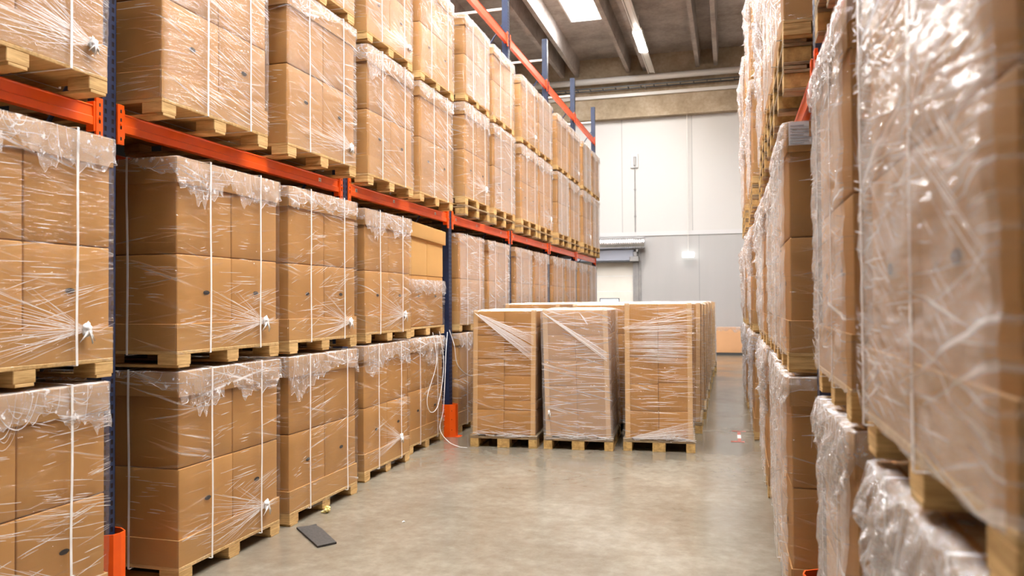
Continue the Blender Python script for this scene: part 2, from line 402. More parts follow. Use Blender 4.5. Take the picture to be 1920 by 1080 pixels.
b = MB(); b.cbox((-0.1, -0.30, DZ-0.02), (DX1-DX0+0.02, -0.02, DZ+0.36), 0.02); b.box((-0.1, -0.31, DZ-0.06), (DX1-DX0-0.02, -0.02, DZ-0.02), 1)
ob('door_curtain_box', b.mesh('door_curtain_box', [M_bluegrey, M_dark]), dr)
b = MB(); b.cbox((DX1-DX0-0.10, -0.36, DZ-0.05), (DX1-DX0+0.2, -0.02, DZ+0.12), 0.02); b.cbox((DX1-DX0+0.02, -0.32, DZ+0.12), (DX1-DX0+0.14, -0.1, DZ+0.28), 0.02)
ob('door_motor', b.mesh('door_motor', M_grey), dr)

# air duct above the door
def spiral(y, z, x0, x1, rad):
    b = MB(); ns = int((x1-x0)/0.035)
    b.tube([(x0+(x1-x0)*i/ns, y, z) for i in range(ns+1)], lambda i: rad*(1.0 if i % 2 else 0.965), 24)
    return b
o = ob('air_duct', spiral(0, 0, -3.6, 0.0, 0.20).mesh('air_duct', M_steel, smooth=False), loc=(-2.68, YF-0.35, 3.62))
tag(o, 'silver spiral air duct lying above the cream door', 'duct')
b = MB(); b.box((-0.03, -0.02, -0.3), (0.03, 0.33, -0.22)); b.box((-0.03, 0.30, -0.3), (0.03, 0.34, 0.25)); ob('bracket', b.mesh('duct_bracket', M_grey), o, (-0.25, 0, 0))
# conduit with socket box
o = ob('conduit', None, loc=(-3.02, YF, 4.0)); tag(o, 'thin grey conduit running up the white wall to a socket box', 'conduit')
b = MB(); b.tube([(0, -0.03, 0.0), (0, -0.03, 2.25)], 0.018); ob('pipe', b.mesh('conduit_pipe', M_grey), o)
b = MB(); b.cbox((-0.14, -0.07, 2.15), (0.12, -0.005, 2.62), 0.01); ob('socket_box', b.mesh('socket_box', M_band), o)
b = MB(); b.cbox((-0.03, -0.13, 2.22), (0.05, -0.07, 2.52), 0.01); ob('plug', b.mesh('plug', M_grey), o)
for z in (0.5, 1.4):
    b = MB(); b.cbox((-0.035, -0.05, z), (0.035, -0.005, z+0.05), 0.004); ob('clip', b.mesh('conduit_clip', M_grey), o)
# hanging emergency light
o = ob('emergency_light', None, loc=(-1.29, YF-0.2, 3.19)); tag(o, 'lit white emergency sign hanging on a thin cord before the wall', 'sign')
b = MB(); b.cbox((-0.19, -0.04, -0.09), (0.19, 0.04, 0.09), 0.02); ob('lamp_housing', b.mesh('emergency_housing', M_sign), o)
b = MB(); b.tube([(0, 0, 0.09), (0, 0, 4.63)], 0.010, 6); ob('cord', b.mesh('emergency_cord', M_pipe), o)
b = MB()
for k in range(5): b.box((-0.12+k*0.05, -0.0415, -0.03), (-0.09+k*0.05, -0.040, 0.02))
ob('sign_marking', b.mesh('sign_marking', M_band), o)
# service runs on the concrete ledge
PY = YF-0.62
b = MB(); b.tube([(XL+0.1, 0, 0), (XR-0.1, 0, 0)], 0.10, 18); o = ob('white_pipe', b.mesh('white_pipe', M_pipe, smooth=True), loc=(0, PY, 9.00)); tag(o, 'fat white pipe along the concrete ledge under the roof', 'pipe')
b = MB()
b.cbox((-0.02, 0.08, -0.03), (0.02, 0.322, 0.03), 0.004)
pbm = b.mesh('pipe_bracket', M_grey)
for k in range(6): ob('bracket', pbm, o, (-9.0+k*3.0, 0, 0))
b = MB(); x = XL+0.2
while x < XR-0.2: b.box((x, -0.14, -0.015), (x+0.03, 0.14, 0.005)); x += 0.42
b.box((XL+0.1, -0.16, -0.02), (XR-0.1, -0.145, 0.02)); b.box((XL+0.1, 0.145, -0.02), (XR-0.1, 0.16, 0.02))
o = ob('cable_tray', b.mesh('cable_tray', M_dark), loc=(0, PY+0.05, 8.74)); tag(o, 'dark ladder cable tray below the fat white pipe', 'cable tray')
b = MB(); b.cbox((-0.02, -0.16, -0.05), (0.02, 0.272, -0.021), 0.004); tbm = b.mesh('tray_bracket', M_grey)
for k in range(6): ob('bracket', tbm, o, (-8.6+k*3.0, 0, 0))
b = MB(); b.box((XL+0.1, -0.05, -0.05), (XR-0.1, 0.05, 0.05)); o = ob('cable_duct', b.mesh('cable_duct', M_pipe), loc=(0, YF-0.351, 8.53)); tag(o, 'narrow pale rail on the concrete ledge below the cable tray', 'cable duct')

# fluorescent lamps in one run along a rib
tube_me = MB(); tube_me.cbox((-0.10, -0.85, -0.03), (0.10, 0.85, 0.02), 0.012); tube_me = tube_me.mesh('tube_glow', M_tube)
hb = MB(); hb.cbox((-0.13, -0.9, 0.02), (0.13, 0.9, 0.10), 0.01); hb.box((-0.13, -0.9, -0.028), (-0.12, 0.9, 0.02)); hb.box((0.12, -0.9, -0.028), (0.13, 0.9, 0.02)); hb.box((-0.012, -0.6, 0.10), (0.012, -0.57, 0.55)); hb.box((-0.012, 0.57, 0.10), (0.012, 0.6, 0.55)); hb = hb.mesh('lamp_housing', M_pipe)
nl = 0
for lx, lst, txt in ((-2.36, (22.0, 16.0, 10.0, 4.0), 'above the aisle'), (0.5, (13.0, 4.0), 'over the blurred loads'), (-7.0, (18.0, 9.0), 'behind the orange-beam rack')):
    for k, ly in enumerate(lst):
        o = ob('ceiling_lamp', None, loc=(lx, ly, 9.05))
        lab = 'lit white fluorescent lamp hanging under the roof ribs beside the roof light' if (lx, ly) == (-2.36, 22.0) else 'fluorescent lamp under roof ribs %s, %s from the end wall' % (txt, ('first', 'second', 'third', 'fourth')[k])
        tag(o, lab, 'lamp', 'roof lamps'); ob('lamp_tube', tube_me, o); ob('lamp_housing', hb, o)
# unlit trunking between lamps
tb = MB()
for (y0, y1) in ((22.95, 25.15), (17.0, 21.0)): tb.cbox((-0.07, y0, 0.02), (0.07, y1, 0.12), 0.01); tb.box((-0.11, y0, 0.0), (-0.08, y1, 0.05)); tb.box((0.08, y0, 0.0), (0.11, y1, 0.05))
o = ob('lamp_rail', tb.mesh('lamp_rail', M_pipe), loc=(-2.36, 0, 9.05)); tag(o, 'pale unlit lamp rail in line with the lit fluorescent lamp', 'lamp rail')

# ------------------------------------------------------------------ racks
XU, PB, Y0 = -3.43, 2.80, 3.666
def upright_mesh(h, name):
    b = MB(); w = 0.052; dpt = 0.10; n = int(h/0.05)
    cols = [-w, -w+0.016, -w+0.034, w-0.034, w-0.016, w]
    for k in range(n):
        z0, z1, z2 = k*0.05, k*0.05+0.028, (k+1)*0.05
        for c in range(5):
            hole = c in (1, 3)
            ycs = (cols[c], cols[c+1])
            b.add([(0, ycs[0], z1), (0, ycs[1], z1), (0, ycs[1], z2), (0, ycs[0], z2)], [(0, 1, 2, 3)])
            if not hole: b.add([(0, ycs[0], z0), (0, ycs[1], z0), (0, ycs[1], z1), (0, ycs[0], z1)], [(0, 1, 2, 3)])
    for sy in (-w, w): b.box((-dpt, min(sy, sy*0.95), 0), (0, max(sy, sy*0.95), n*0.05))
    b.box((-dpt-0.002, -w, 0), (-dpt, -w*0.5, n*0.05)); b.box((-dpt-0.002, w*0.5, 0), (-dpt, w, n*0.05))
    b.box((-0.006, -w*0.93, 0), (-0.004, w*0.93, n*0.05), 1)  # dark strip behind the slots in place of their inner shade
    b.box((-dpt-0.02, -w-0.01, 0), (0.002, w+0.01, 0.006))
    return b.mesh(name, [M_blue, M_slot])
def beam_mesh(ln, hgt, name, mat):
    b = MB(); h = hgt
    prof = [(0, -h), (0, -h*0.62), (-0.006, -h*0.58), (-0.006, -h*0.12), (0, -0.006), (-0.006, 0), (-0.045, 0), (-0.05, -0.006), (-0.05, -h)]
    n = len(prof); vs = [(x, y, z) for y in (0.06, ln-0.06) for x, z in prof]
    b.add(vs, [(i, (i+1) % n, n+(i+1) % n, n+i) for i in range(n)] + [tuple(range(n-1, -1, -1)), tuple(range(n, 2*n))])
    return b.mesh(name, mat)
def conn_mesh(name, mat):
    b = MB(); b.cbox((-0.01, 0.0, -0.19), (0.006, 0.05, 0.045), 0.002); b.cbox((-0.055, 0.045, -0.15), (0.0, 0.062, 0.02), 0.002)
    for z in (-0.165, -0.10, -0.055, -0.005): b.cbox((0.0055, 0.018, z), (0.0068, 0.030, z+0.02), 0.0005, 1)
    b.tube([(0.006, 0.024, -0.072), (0.016, 0.024, -0.072)], 0.010, 8, 0)
    return b.mesh(name, [mat, M_slot])
def lab_mesh():
    b = MB(); b.box((0, -0.020, -0.022), (0.0012, 0.020, 0.022))
    for k, wd in enumerate((0.012, 0.018)): b.box((0.0012, -wd/1.5, -0.010+k*0.013), (0.0016, wd/1.5, -0.003+k*0.013), 1)
    return b.mesh('beam_label', [M_label, M_ink])
def make_rack(name, label, x, sgn, ups, beams, rear=-1.05, top=6.9, labels=True):
    rk = tag(ob(name, None, loc=(x, ups[0], 0), rz=0 if sgn > 0 else math.pi), label, 'rack')
    def ly(y): return (y-ups[0])*sgn
    um = upright_mesh(top, name+'_upright'); lb = lab_mesh()
    for y in ups:
        ob('upright', um, rk, (0, ly(y), 0)); ob('rear_upright', um, rk, (rear-0.10, ly(y), 0))
        bm_ = MB()
        for z in (0.5, 1.9, 3.4, 4.9, 6.48): bm_.box((rear, -0.015, z), (-0.10, 0.015, z+0.035), 0 if z > 6 else 1)
        for z in (0.55, 1.95, 3.45, 4.95): bm_.tube([(rear, 0, z), (-0.10, 0, z+1.3)], 0.014, 6, 1)
        ob('frame_brace', bm_.mesh('frame_brace', [M_brace, M_blue]), rk, (0, ly(y), 0))
    for i in range(len(ups)-1):
        a0, a1 = sorted((ly(ups[i]), ly(ups[i+1]))); bp_ = MB(); bp_.box((rear-0.26, a0+0.01, 0.02), (rear-0.24, a1-0.01, 5.6)); ob('rear_panel', bp_.mesh('rear_panel', M_gapdark), rk)  # added dark sheet, keeps the gaps behind the loads black
    for (zt, hg, mat, mn) in beams:
        bmh = beam_mesh(PB, hg, name+'_beam', mat); cm = conn_mesh(name+'_connector', mat)
        for i in range(len(ups)-1):
            a = ly(ups[i]) if sgn > 0 else ly(ups[i+1])
            bo = ob('beam', bmh, rk, (0.0, a, zt)); bo2 = ob('rear_beam', bmh, rk, (rear+0.05, a, zt))
            bo.scale[1] = bo2.scale[1] = abs(ups[i+1]-ups[i])/PB
            ob('connector', cm, bo, (0.004, 0.055, 0)); c2 = ob('connector', cm, bo, (0.004, PB-0.055, 0)); c2.scale = (1, -1, 1)
            if mn:
                for yy in ((), (2.36,))[i] if i < 2 else (0.24, 1.10, 2.30): ob('location_label', lb, bo, (0.0006 if hg < 0.11 else -0.0055, yy, -0.055))
    return rk
UPS = [Y0 + PB*i - (0.03 if i == 0 else 0) for i in range(-1, 7)]
make_rack('pallet_rack', 'pallet rack with dark blue uprights and long orange beams beside the open floor', XU, 1, UPS, [(2.83, 0.112, M_orange, True), (6.04, 0.14, M_orange2, False)])
UPR = [3.92 + PB*i - (0.15 if i < 0 else 0) for i in range(-1, 5)]
make_rack('pallet_rack', 'pallet rack almost hidden behind crowded loads across the aisle, orange beam glimpses', 0.40, -1, UPR, [(2.83, 0.112, M_orange, False), (6.04, 0.14, M_orange2, False)])
# foot guards
def guard_mesh():
    b = MB(); t = 0.006; h = 0.41
    prof = [(-0.14, -0.085), (-0.02, -0.085), (0.045, -0.045), (0.055, 0.0), (0.045, 0.045), (-0.02, 0.085), (-0.14, 0.085)]
    inn = [(-0.14, -0.079), (-0.022, -0.079), (0.039, -0.042), (0.049, 0.0), (0.039, 0.042), (-0.022, 0.079), (-0.14, 0.079)]
    n = len(prof); vs = [(x, y, z) for z in (0, h) for x, y in prof] + [(x, y, z) for z in (0, h) for x, y in inn]
    fs = []
    for i in range(n-1):
        fs += [(i, i+1, n+i+1, n+i), (2*n+i+1, 2*n+i, 3*n+i, 3*n+i+1), (n+i, n+i+1, 3*n+i+1, 3*n+i)]
    fs += [(0, n, 3*n, 2*n), (n-1, 2*n-1+2*n, 4*n-1, 2*n-1)] if False else [(0, n, 3*n, 2*n), (n-1, 2*n+n-1, 4*n-1, 2*n-1)]
    b.add(vs, fs)
    b.box((0.02, -0.06, 0), (0.10, 0.06, 0.006)); b.tube([(0.078, 0.03, 0.004), (0.078, 0.03, 0.016)], 0.010, 6)
    for z in (0.09, 0.22, 0.33): b.tube([(0.0, -0.069, z), (-0.001, -0.073, z)], 0.007, 8, 1)
    return b.mesh('foot_guard', [M_orange, M_slot])
gm = guard_mesh()
for i, y in enumerate(UPS):
    if i not in (1, 3): continue
    txt = {1: 'orange steel foot guard around the front blue upright', 3: 'small orange foot guard beside the loose white straps, at upright by the floor pallets'}.get(i, 'orange foot guard at rack upright %s behind the wrapped floor loads' % ['', '', 'two', '', 'four', 'five', 'six', 'seven'][i])
    g = ob('foot_guard', gm, loc=(XU+0.035, y, 0)); tag(g, txt, 'guard', 'rack foot guards')
for i, y in enumerate(UPR):
    if i != 1: continue
    txt = {1: 'orange foot guard tip at the picture bottom among wrapped loads across the aisle'}.get(i, 'orange foot guard in the loads across the aisle at upright %s' % ['', '', 'two', 'three', 'four', 'five'][i])
    g = ob('foot_guard', gm, loc=(0.375 if i == 1 else 0.42, y, 0), rz=math.pi); tag(g, txt, 'guard', 'rack foot guards')

# ------------------------------------------------------------------ wrapped pallet loads
# local frame of a load: aisle face at x = 0 (body towards -x), near face at y = 0, floor at z = 0
HT = 1.312            # height of pallet plus cartons
PH = 0.102            # pallet height
def rounded(b, lo, hi, rad, bulge, n, mi=0, seed=0.0):
    lo = Vector(lo); hi = Vector(hi)
    def axis(a, c):
        return [a, a+rad*0.5, a+rad] + [a+rad+(c-a-2*rad)*i/n for i in range(1, n)] + [c-rad, c-rad*0.5, c]
    ax = [axis(lo[i], hi[i]) for i in range(3)]
    ctr = (lo+hi)/2; half = (hi-lo)/2
    for k in range(3):
        i, j = [(1, 2), (2, 0), (0, 1)][k]
        for sd in (0, 1):
            A, B = ax[i], ax[j]; vs = []; fs = []
            for q in B:
                for p in A:
                    P = Vector((0, 0, 0)); P[k] = (lo, hi)[sd][k]; P[i] = p; P[j] = q
                    inn = Vector([min(max(P[t], lo[t]+rad), hi[t]-rad) for t in range(3)])
                    dv = P-inn
                    if dv.length > 1e-9: P = inn + dv.normalized()*rad
                    e = (1-((p-ctr[i])/half[i])**2)*(1-((q-ctr[j])/half[j])**2)
                    P[k] += (1 if sd else -1)*bulge*e*(0.7+0.6*nz(p*3+seed, q*3, k+sd*5.0))
                    vs.append(P)
            w = len(A)
            for y in range(len(B)-1):
                for x in range(w-1):
                    f = (y*w+x, y*w+x+1, (y+1)*w+x+1, (y+1)*w+x); fs.append(f if sd else f[::-1])
            b.add(vs, fs, mi)
def hole(b, x, y, z, mi=1, a=0.032, c=0.014):
    n = 14; b.add([(x, y+a*math.cos(t*2*math.pi/n), z+c*math.sin(t*2*math.pi/n)) for t in range(n)], [tuple(range(n))], mi)

def pallet_tpl(w, dep, fresh=True, detail=True):
    """template: (deck mesh, [(name, mesh)])"""
    subs = []; H = PH
    b = MB(); b.cbox((-dep, 0, H-0.022), (0, w, H), 0.003); deck = b.mesh('pallet_deck', M_deck)
    bw = 0.125
    for yi, y in enumerate((0.0, w/2-bw/2, w-bw)):
        for xi, x in enumerate((-bw*1.15, -dep/2-bw/2, -dep)):
            b = MB(); b.cbox((x, y, 0.016), (x+bw*1.15, y+bw, H-0.022), 0.003); subs.append(('block', b.mesh('pallet_block', M_wood)))
        b = MB(); b.cbox((-dep, y+0.01, 0), (0, y+bw-0.01, 0.016), 0.002); subs.append(('skid_board', b.mesh('pallet_skid', M_wood)))
    if not detail:
        b = MB()
        b.cbox((-dep, 0, H-0.022), (0, w, H), 0.003)
        for y in (0.0, w/2-bw/2, w-bw):
            for x in (-bw*1.15, -dep/2-bw/2, -dep): b.cbox((x, y, 0.016), (x+bw*1.15, y+bw, H-0.022), 0.003, 1)
            b.cbox((-dep, y+0.01, 0), (0, y+bw-0.01, 0.016), 0.002, 1)
        deck = b.mesh('pallet_whole', [M_deck, M_wood]); subs = []
    return deck, subs

def perim(w, dep, e, n=(34, 30, 14, 10)):
    """points round the load outline: near face (from back), aisle face, far face, back; returns list of (x, y, nx, ny)"""
    r = 0.03; P = []
    def arc(cx, cy, a0, a1, k=3):
        for i in range(1, k): a = a0+(a1-a0)*i/k; P.append((cx+(r+e)*math.cos(a), cy+(r+e)*math.sin(a), math.cos(a), math.sin(a)))
    for i in range(n[1]+1): P.append((-dep+r+(dep-2*r)*i/n[1], -e, 0, -1))
    arc(-r, r, -math.pi/2, 0)
    for i in range(n[0]+1): P.append((e, r+(w-2*r)*i/n[0], 1, 0))
    arc(-r, w-r, 0, math.pi/2)
    for i in range(n[2]+1): P.append((-r-(dep-2*r)*i/n[2], w+e, 0, 1))
    arc(-dep+r, w-r, math.pi/2, math.pi)
    for i in range(n[3]+1): P.append((-dep-e, w-r-(w-2*r)*i/n[3], -1, 0))
    arc(-dep+r, r, math.pi, 1.5*math.pi)
    return P

def film_mesh(rng, w, dep, z0, z1, e=0.015, folds=90, knot=None, mat=M_film, slope=(-0.30, 0.30), band=None, lean=0.0, billow=0.0, near=None):
    P = perim(w, dep, e); n = len(P); sd = rng.random()*100; b = MB(); NV = 44
    kk = [rng.uniform(-0.3, 0.3) for _ in range(3)]
    def fn(uu, vv):
        i = int(round(uu*n)) % n; x, y, nx, ny = P[i]; s = x+y; z = z0 + (z1-z0)*vv
        dd = 0.0035*nz(s*1.2+sd, (z+kk[0]*s)*22, 0) + 0.003*nz(s*1.7, (z+kk[1]*s)*34+sd, 3)
        dd += 0.006*nz(s*2.2+sd, z*2.5, 7)
        if billow and nx > 0.5: dd += billow*(abs(nz(s*2.6+sd, z*4.5, 9))*1.6+abs(nz(s*7+sd, z*11, 4))*0.6)*min(1, 8*min(vv, 1-vv)+0.1)
        zz = z + (0.03*nz(s*5+sd, 0, 1) if vv == 0 else 0)
        return (x+nx*dd, y+ny*dd, zz)
    b.grid(fn, n, NV, 0, closed=True)
    b.m = [0 if P[(q % n)][2] > 0.5 else 2 for q in range(len(b.m))]  # aisle side can take whiter film, painting in its sheen
    # folds pulled tight across the faces
    def pt(face, s, z, off):
        return (e+off+billow*0.5, s, z) if face == 0 else (-s, -e-off, z)
    def fold(face, s0, z0_, s1, z1_, wd, mi=1):
        k = 7; vs = []
        tx, tz = s1-s0, z1_-z0_; ln = math.hypot(tx, tz) or 1; px, pz = -tz/ln, tx/ln
        for i in range(k+1):
            t = i/k; s = s0+tx*t; z = z0_+tz*t + 0.004*nz(s*9+sd, z0_*9, 2); ww = wd*(0.25+0.75*math.sin(math.pi*min(max(t, 0.04), 0.96)))*(0.7+0.6*rng.random())
            vs += [pt(face, s+px*ww, z+pz*ww, 0.003), pt(face, s, z, 0.003+ww*0.3), pt(face, s-px*ww, z-pz*ww, 0.003)]
        fs = []
        for i in range(k):
            for a in (0, 1): fs.append((i*3+a, i*3+a+1, i*3+4+a, i*3+3+a))
        b.add(vs, fs, mi)
    for q in range(max(8, folds//4)):
        face = 0 if rng.random() < (0.93 if billow else 0.66) else 1; mx = w if face == 0 else dep*0.8
        sc_, zc = rng.uniform(0.05, mx*0.95), z0+0.04+(z1-z0-0.08)*(rng.random()**1.25); sl = rng.uniform(*slope) if face == 0 else rng.uniform(-0.08, 0.08)
        hs = rng.uniform(0.02, 0.09); ls = rng.uniform(0.06, 0.30)
        for c in range(rng.randint(5, 16)):
            s0 = sc_+rng.gauss(0, ls*0.6); ln = ls*rng.uniform(0.3, 1.2); zz = zc+rng.gauss(0, hs)+(s0-sc_)*sl
            s1 = s0+ln; sl2 = sl+rng.gauss(0, 0.03); s0 = max(0.006, s0); s1 = min(mx-0.006, s1)
            if s1-s0 < 0.03: continue
            za, zb2 = zz, zz+(s1-s0)*sl2
            if min(za, zb2) < z0+0.02 or max(za, zb2) > z1-0.02: continue
            fold(face, s0, za, s1, zb2, rng.uniform(0.0006, 0.0024))
    if knot:
        ks, kz = knot
        for q in range(40):
            a = rng.uniform(math.pi*0.74, math.pi*1.16); ln = rng.uniform(0.15, 0.8)
            s0 = max(0.01, ks+math.cos(a)*ln); z2 = min(max(kz+math.sin(a)*ln*0.6, z0+0.01), z1)
            fold(0, s0, z2, ks-0.01, kz+rng.uniform(-0.02, 0.02), rng.uniform(0.0007, 0.0020))
        for q in range(8):
            a = rng.uniform(-0.6, 0.6); ln = rng.uniform(0.05, max(0.06, w-ks-0.02))
            fold(0, ks, kz, min(w-0.005, ks+math.cos(a)*ln), max(z0, kz+math.sin(a)*ln*0.5), 0.0014)
    if band:
        for (face, s0, z0_, s1, z1_, cnt, spread) in band:
            for c in range(cnt):
                t = c/max(1, cnt-1)-0.5
                fold(face, s0, z0_+t*spread*0.25, s1, z1_+t*spread, rng.uniform(0.0012, 0.004))
    return b.mesh('stretch_film', [mat, M_ridge, near or M_film], smooth=False)

def drape_mesh(rng, w, dep, zt, lo, hi, e=0.019, rough=0.012, faces=(0, 1, 2), top=True, lumps=0.0, mat=None):
    """loose crumpled film hanging over the top edges"""
    P0 = perim(w, dep, e, (60, 46, 22, 8)); sd = rng.random()*200
    P = [p for p in P0 if (p[2] > 0.01 and 0 in faces) or (p[3] < -0.01 and 1 in faces and p[0] > -dep*0.9) or (p[3] > 0.01 and 2 in faces and p[0] > -0.5)]
    ph = rng.random()*6; n = len(P)-1
    def depth(s):
        k = 0.5+0.75*nz(s*1.7+sd, 0, 0)+0.30*nz(s*5+sd, 1, 0)+0.22*abs(nz(s*13+sd, 3, 0))+0.12*nz(s*31, sd, 0)
        k = min(1, max(0, k)); return lo+(hi-lo)*k**1.6
    b = MB(); NR = 16
    def fn(uu, vv):
        x, y, nx, ny = P[int(round(uu*n))]; s = x*0.83+y
        if nx < 0.5 and ny < -0.5: dl = depth(s)*0.55
        else: dl = depth(s)
        t = vv
        if t < 0.12:
            k = t/0.12; return (x-nx*0.05*(1-k), y-ny*0.05*(1-k), zt+0.005+0.004*nz(s*20, sd, k))
        k = (t-0.12)/0.88
        z = zt - dl*k
        dd = rough*(0.3+k)*(0.9*nz(s*16+sd, z*7, 0)+0.6*nz(s*34, z*22, sd)) + 0.010*k*abs(nz(s*9+sd, 2, 2))*2.0
        dd += lumps*math.sin(min(1, k*1.2)*math.pi)*(0.5+0.5*nz(s*4+sd, 5, 0))
        if ny < -0.5: dd *= 0.4
        return (x+nx*(dd+0.002), y+ny*(dd+0.002), z+0.012*nz(s*12+sd, z*10, 4)*k)
    b.grid(fn, n, NR, 0)
    # gathered folds of the drape
    for q in range(int(16*w)):
        i = rng.randrange(n); x, y, nx, ny = P[i]
        if abs(nx)+abs(ny) > 1.05: continue
        s = x*0.83+y; dl = depth(s)*(0.55 if ny < -0.5 else 1.0)*rng.uniform(0.5, 1.0); sw = rng.uniform(-0.10, 0.10); k = 6; vs = []
        for j in range(k+1):
            t = j/k; z = zt-dl*t; q2 = sw*t*t; ww = rng.uniform(0.0008, 0.0026)*(1-0.5*abs(t-0.5))
            tx, ty = -ny, nx; px = x+tx*q2+nx*(0.006+rough*0.7*t); py = y+ty*q2+ny*(0.006+rough*0.7*t)
            vs += [(px-tx*ww, py-ty*ww, z), (px+nx*ww*0.5, py+ny*ww*0.5, z), (px+tx*ww, py+ty*ww, z)]
        b.add(vs, [(j*3+a, j*3+a+1, j*3+4+a, j*3+3+a) for j in range(k) for a in (0, 1)], 1)
    idx = [i for i in range(n+1) if abs(P[i][2])+abs(P[i][3]) < 1.05]
    for q in range(int(5*w*len(faces))):
        i0 = rng.choice(idx); sp = rng.randint(4, 14)
        i1 = min(n, i0+sp)
        if abs(P[i0][2]-P[i1][2]) > 0.3: continue
        s = P[i0][0]*0.83+P[i0][1]; dl = depth(s)*rng.uniform(0.4, 1.05)*(0.55 if P[i0][3] < -0.5 else 1.0); ww = rng.uniform(0.0010, 0.0032); k = 12; vs = []
        for j in range(k+1):
            t = j/k; fi = i0+(i1-i0)*t; a_ = P[int(fi)]; b_ = P[min(n, int(fi)+1)]; fr_ = fi-int(fi)
            px = a_[0]+(b_[0]-a_[0])*fr_; py = a_[1]+(b_[1]-a_[1])*fr_; nx, ny = a_[2], a_[3]
            z = zt-dl*(4*t*(1-t))**0.75-0.004; of = 0.004+rough*0.8*(4*t*(1-t))
            vs += [(px+nx*of, py+ny*of, z-ww), (px+nx*(of+ww*0.4), py+ny*(of+ww*0.4), z), (px+nx*of, py+ny*of, z+ww)]
        b.add(vs, [(j*3+a, j*3+a+1, j*3+4+a, j*3+3+a) for j in range(k) for a in (0, 1)], 1)
    vs = []
    for i in range(n+1):
        p = fn(i/n, 1.0); x, y, nx, ny = P[i]; ww = 0.0003+0.0034*max(0, nz(i*0.23+sd, 0, 9))
        vs += [(p[0], p[1], p[2]-ww), (p[0]+nx*ww*1.5, p[1]+ny*ww*1.5, p[2]), (p[0], p[1], p[2]+ww)]
    b.add(vs, [(j*3+a, j*3+a+1, j*3+4+a, j*3+3+a) for j in range(n) for a in (0, 1) if (Vector(vs[j*3])-Vector(vs[j*3+3])).length < 0.15], 1)
    if top:
        def ft(uu, vv):
            x = -dep+0.04+(dep-0.08)*uu; y = 0.04+(w-0.08)*vv
            return (x, y, zt+0.005+0.008*abs(nz(x*8+sd, y*8, 0))+0.002*nz(x*22, y*22+sd, 0))
        b.grid(ft, 26, 26, 0)
    return b.mesh('film_overhang', [mat or M_drape, M_ridge], smooth=False)

def knot_mesh(rng, rad=0.035):
    b = MB(); sd = rng.random()*50
    def fn(uu, vv):
        a = uu*2*math.pi; t = vv*math.pi; rr = rad*(0.8+0.45*nz(math.cos(a)*2+sd, math.sin(a)*2, t*2)+0.25*nz(math.cos(a)*6, math.sin(a)*6+sd, t*5))
        return (rr*0.55*math.sin(t)*math.cos(a), rr*math.sin(t)*math.sin(a), rr*1.15*math.cos(t))
    b.grid(fn, 18, 12, 0, closed=True)
    for q in range(6):
        a = rng.uniform(-0.9, 0.9); l = rad*rng.uniform(1.3, 2.4)
        b.tube([(0.01, 0, 0), (0.014, math.sin(a)*l*0.5, -math.cos(a)*l*0.5), (0.008, math.sin(a)*l, -math.cos(a)*l)], lambda i: 0.006-0.002*i, 5)
    return b.mesh('film_knot', M_knot, smooth=True)

def strap_loop(rng, c, along, w, dep, z0, z1, e=0.022, wd=0.0145):
    """closed strap: along='x' loop crosses the aisle face at y=c; along='y' loop crosses the near face at x=-c"""
    pts = []; nr = []; ks = rng.random()*30; n = 12
    def wob(t): return 0.010*nz(t*2+ks, 0, 0)
    if along == 'x':
        for i in range(n+1): t = i/n; pts.append((e, c+wob(t), z0+(z1-z0)*t)); nr.append((1, 0, 0))
        for i in range(1, 7): t = i/6; pts.append((e-(dep+2*e)*t, c+wob(1), z1+0.004)); nr.append((0, 0, 1))
        for i in range(1, 5): t = i/4; pts.append((-dep-e, c+wob(1), z1-(z1-z0)*t)); nr.append((-1, 0, 0))
        pts.append((e, c+wob(0), z0)); nr.append((0, 0, -1)); wdir = (0, 1, 0)
    else:
        for i in range(n+1): t = i/n; pts.append((-c+wob(t), -e, z0+(z1-z0)*t)); nr.append((0, -1, 0))
        for i in range(1, 7): t = i/6; pts.append((-c+wob(1), -e+(w+2*e)*t, z1+0.006)); nr.append((0, 0, 1))
        for i in range(1, 5): t = i/4; pts.append((-c+wob(1), w+e, z1-(z1-z0)*t)); nr.append((0, 1, 0))
        pts.append((-c+wob(0), -e, z0)); nr.append((0, 0, -1)); wdir = (1, 0, 0)
    b = MB(); b.ribbon(pts, wdir, wd, lambda i: nr[i]); return b.mesh('strap', M_strap)

def tray(w, dep, za, zb, lid, o=0.010):
    b = MB(); t = 0.006
    b.cbox((0, -o, za), (o, w+o, zb), 0.002); b.cbox((-dep-o, -o, za), (-dep, w+o, zb), 0.002)
    b.cbox((-dep, -o, za), (0, 0, zb), 0.002); b.cbox((-dep, w, za), (0, w+o, zb), 0.002)
    if lid: b.cbox((-dep-o, -o, zb), (o, w+o, zb+t), 0.003)
    return b.mesh('lid' if lid else 'base_tray', M_lid)

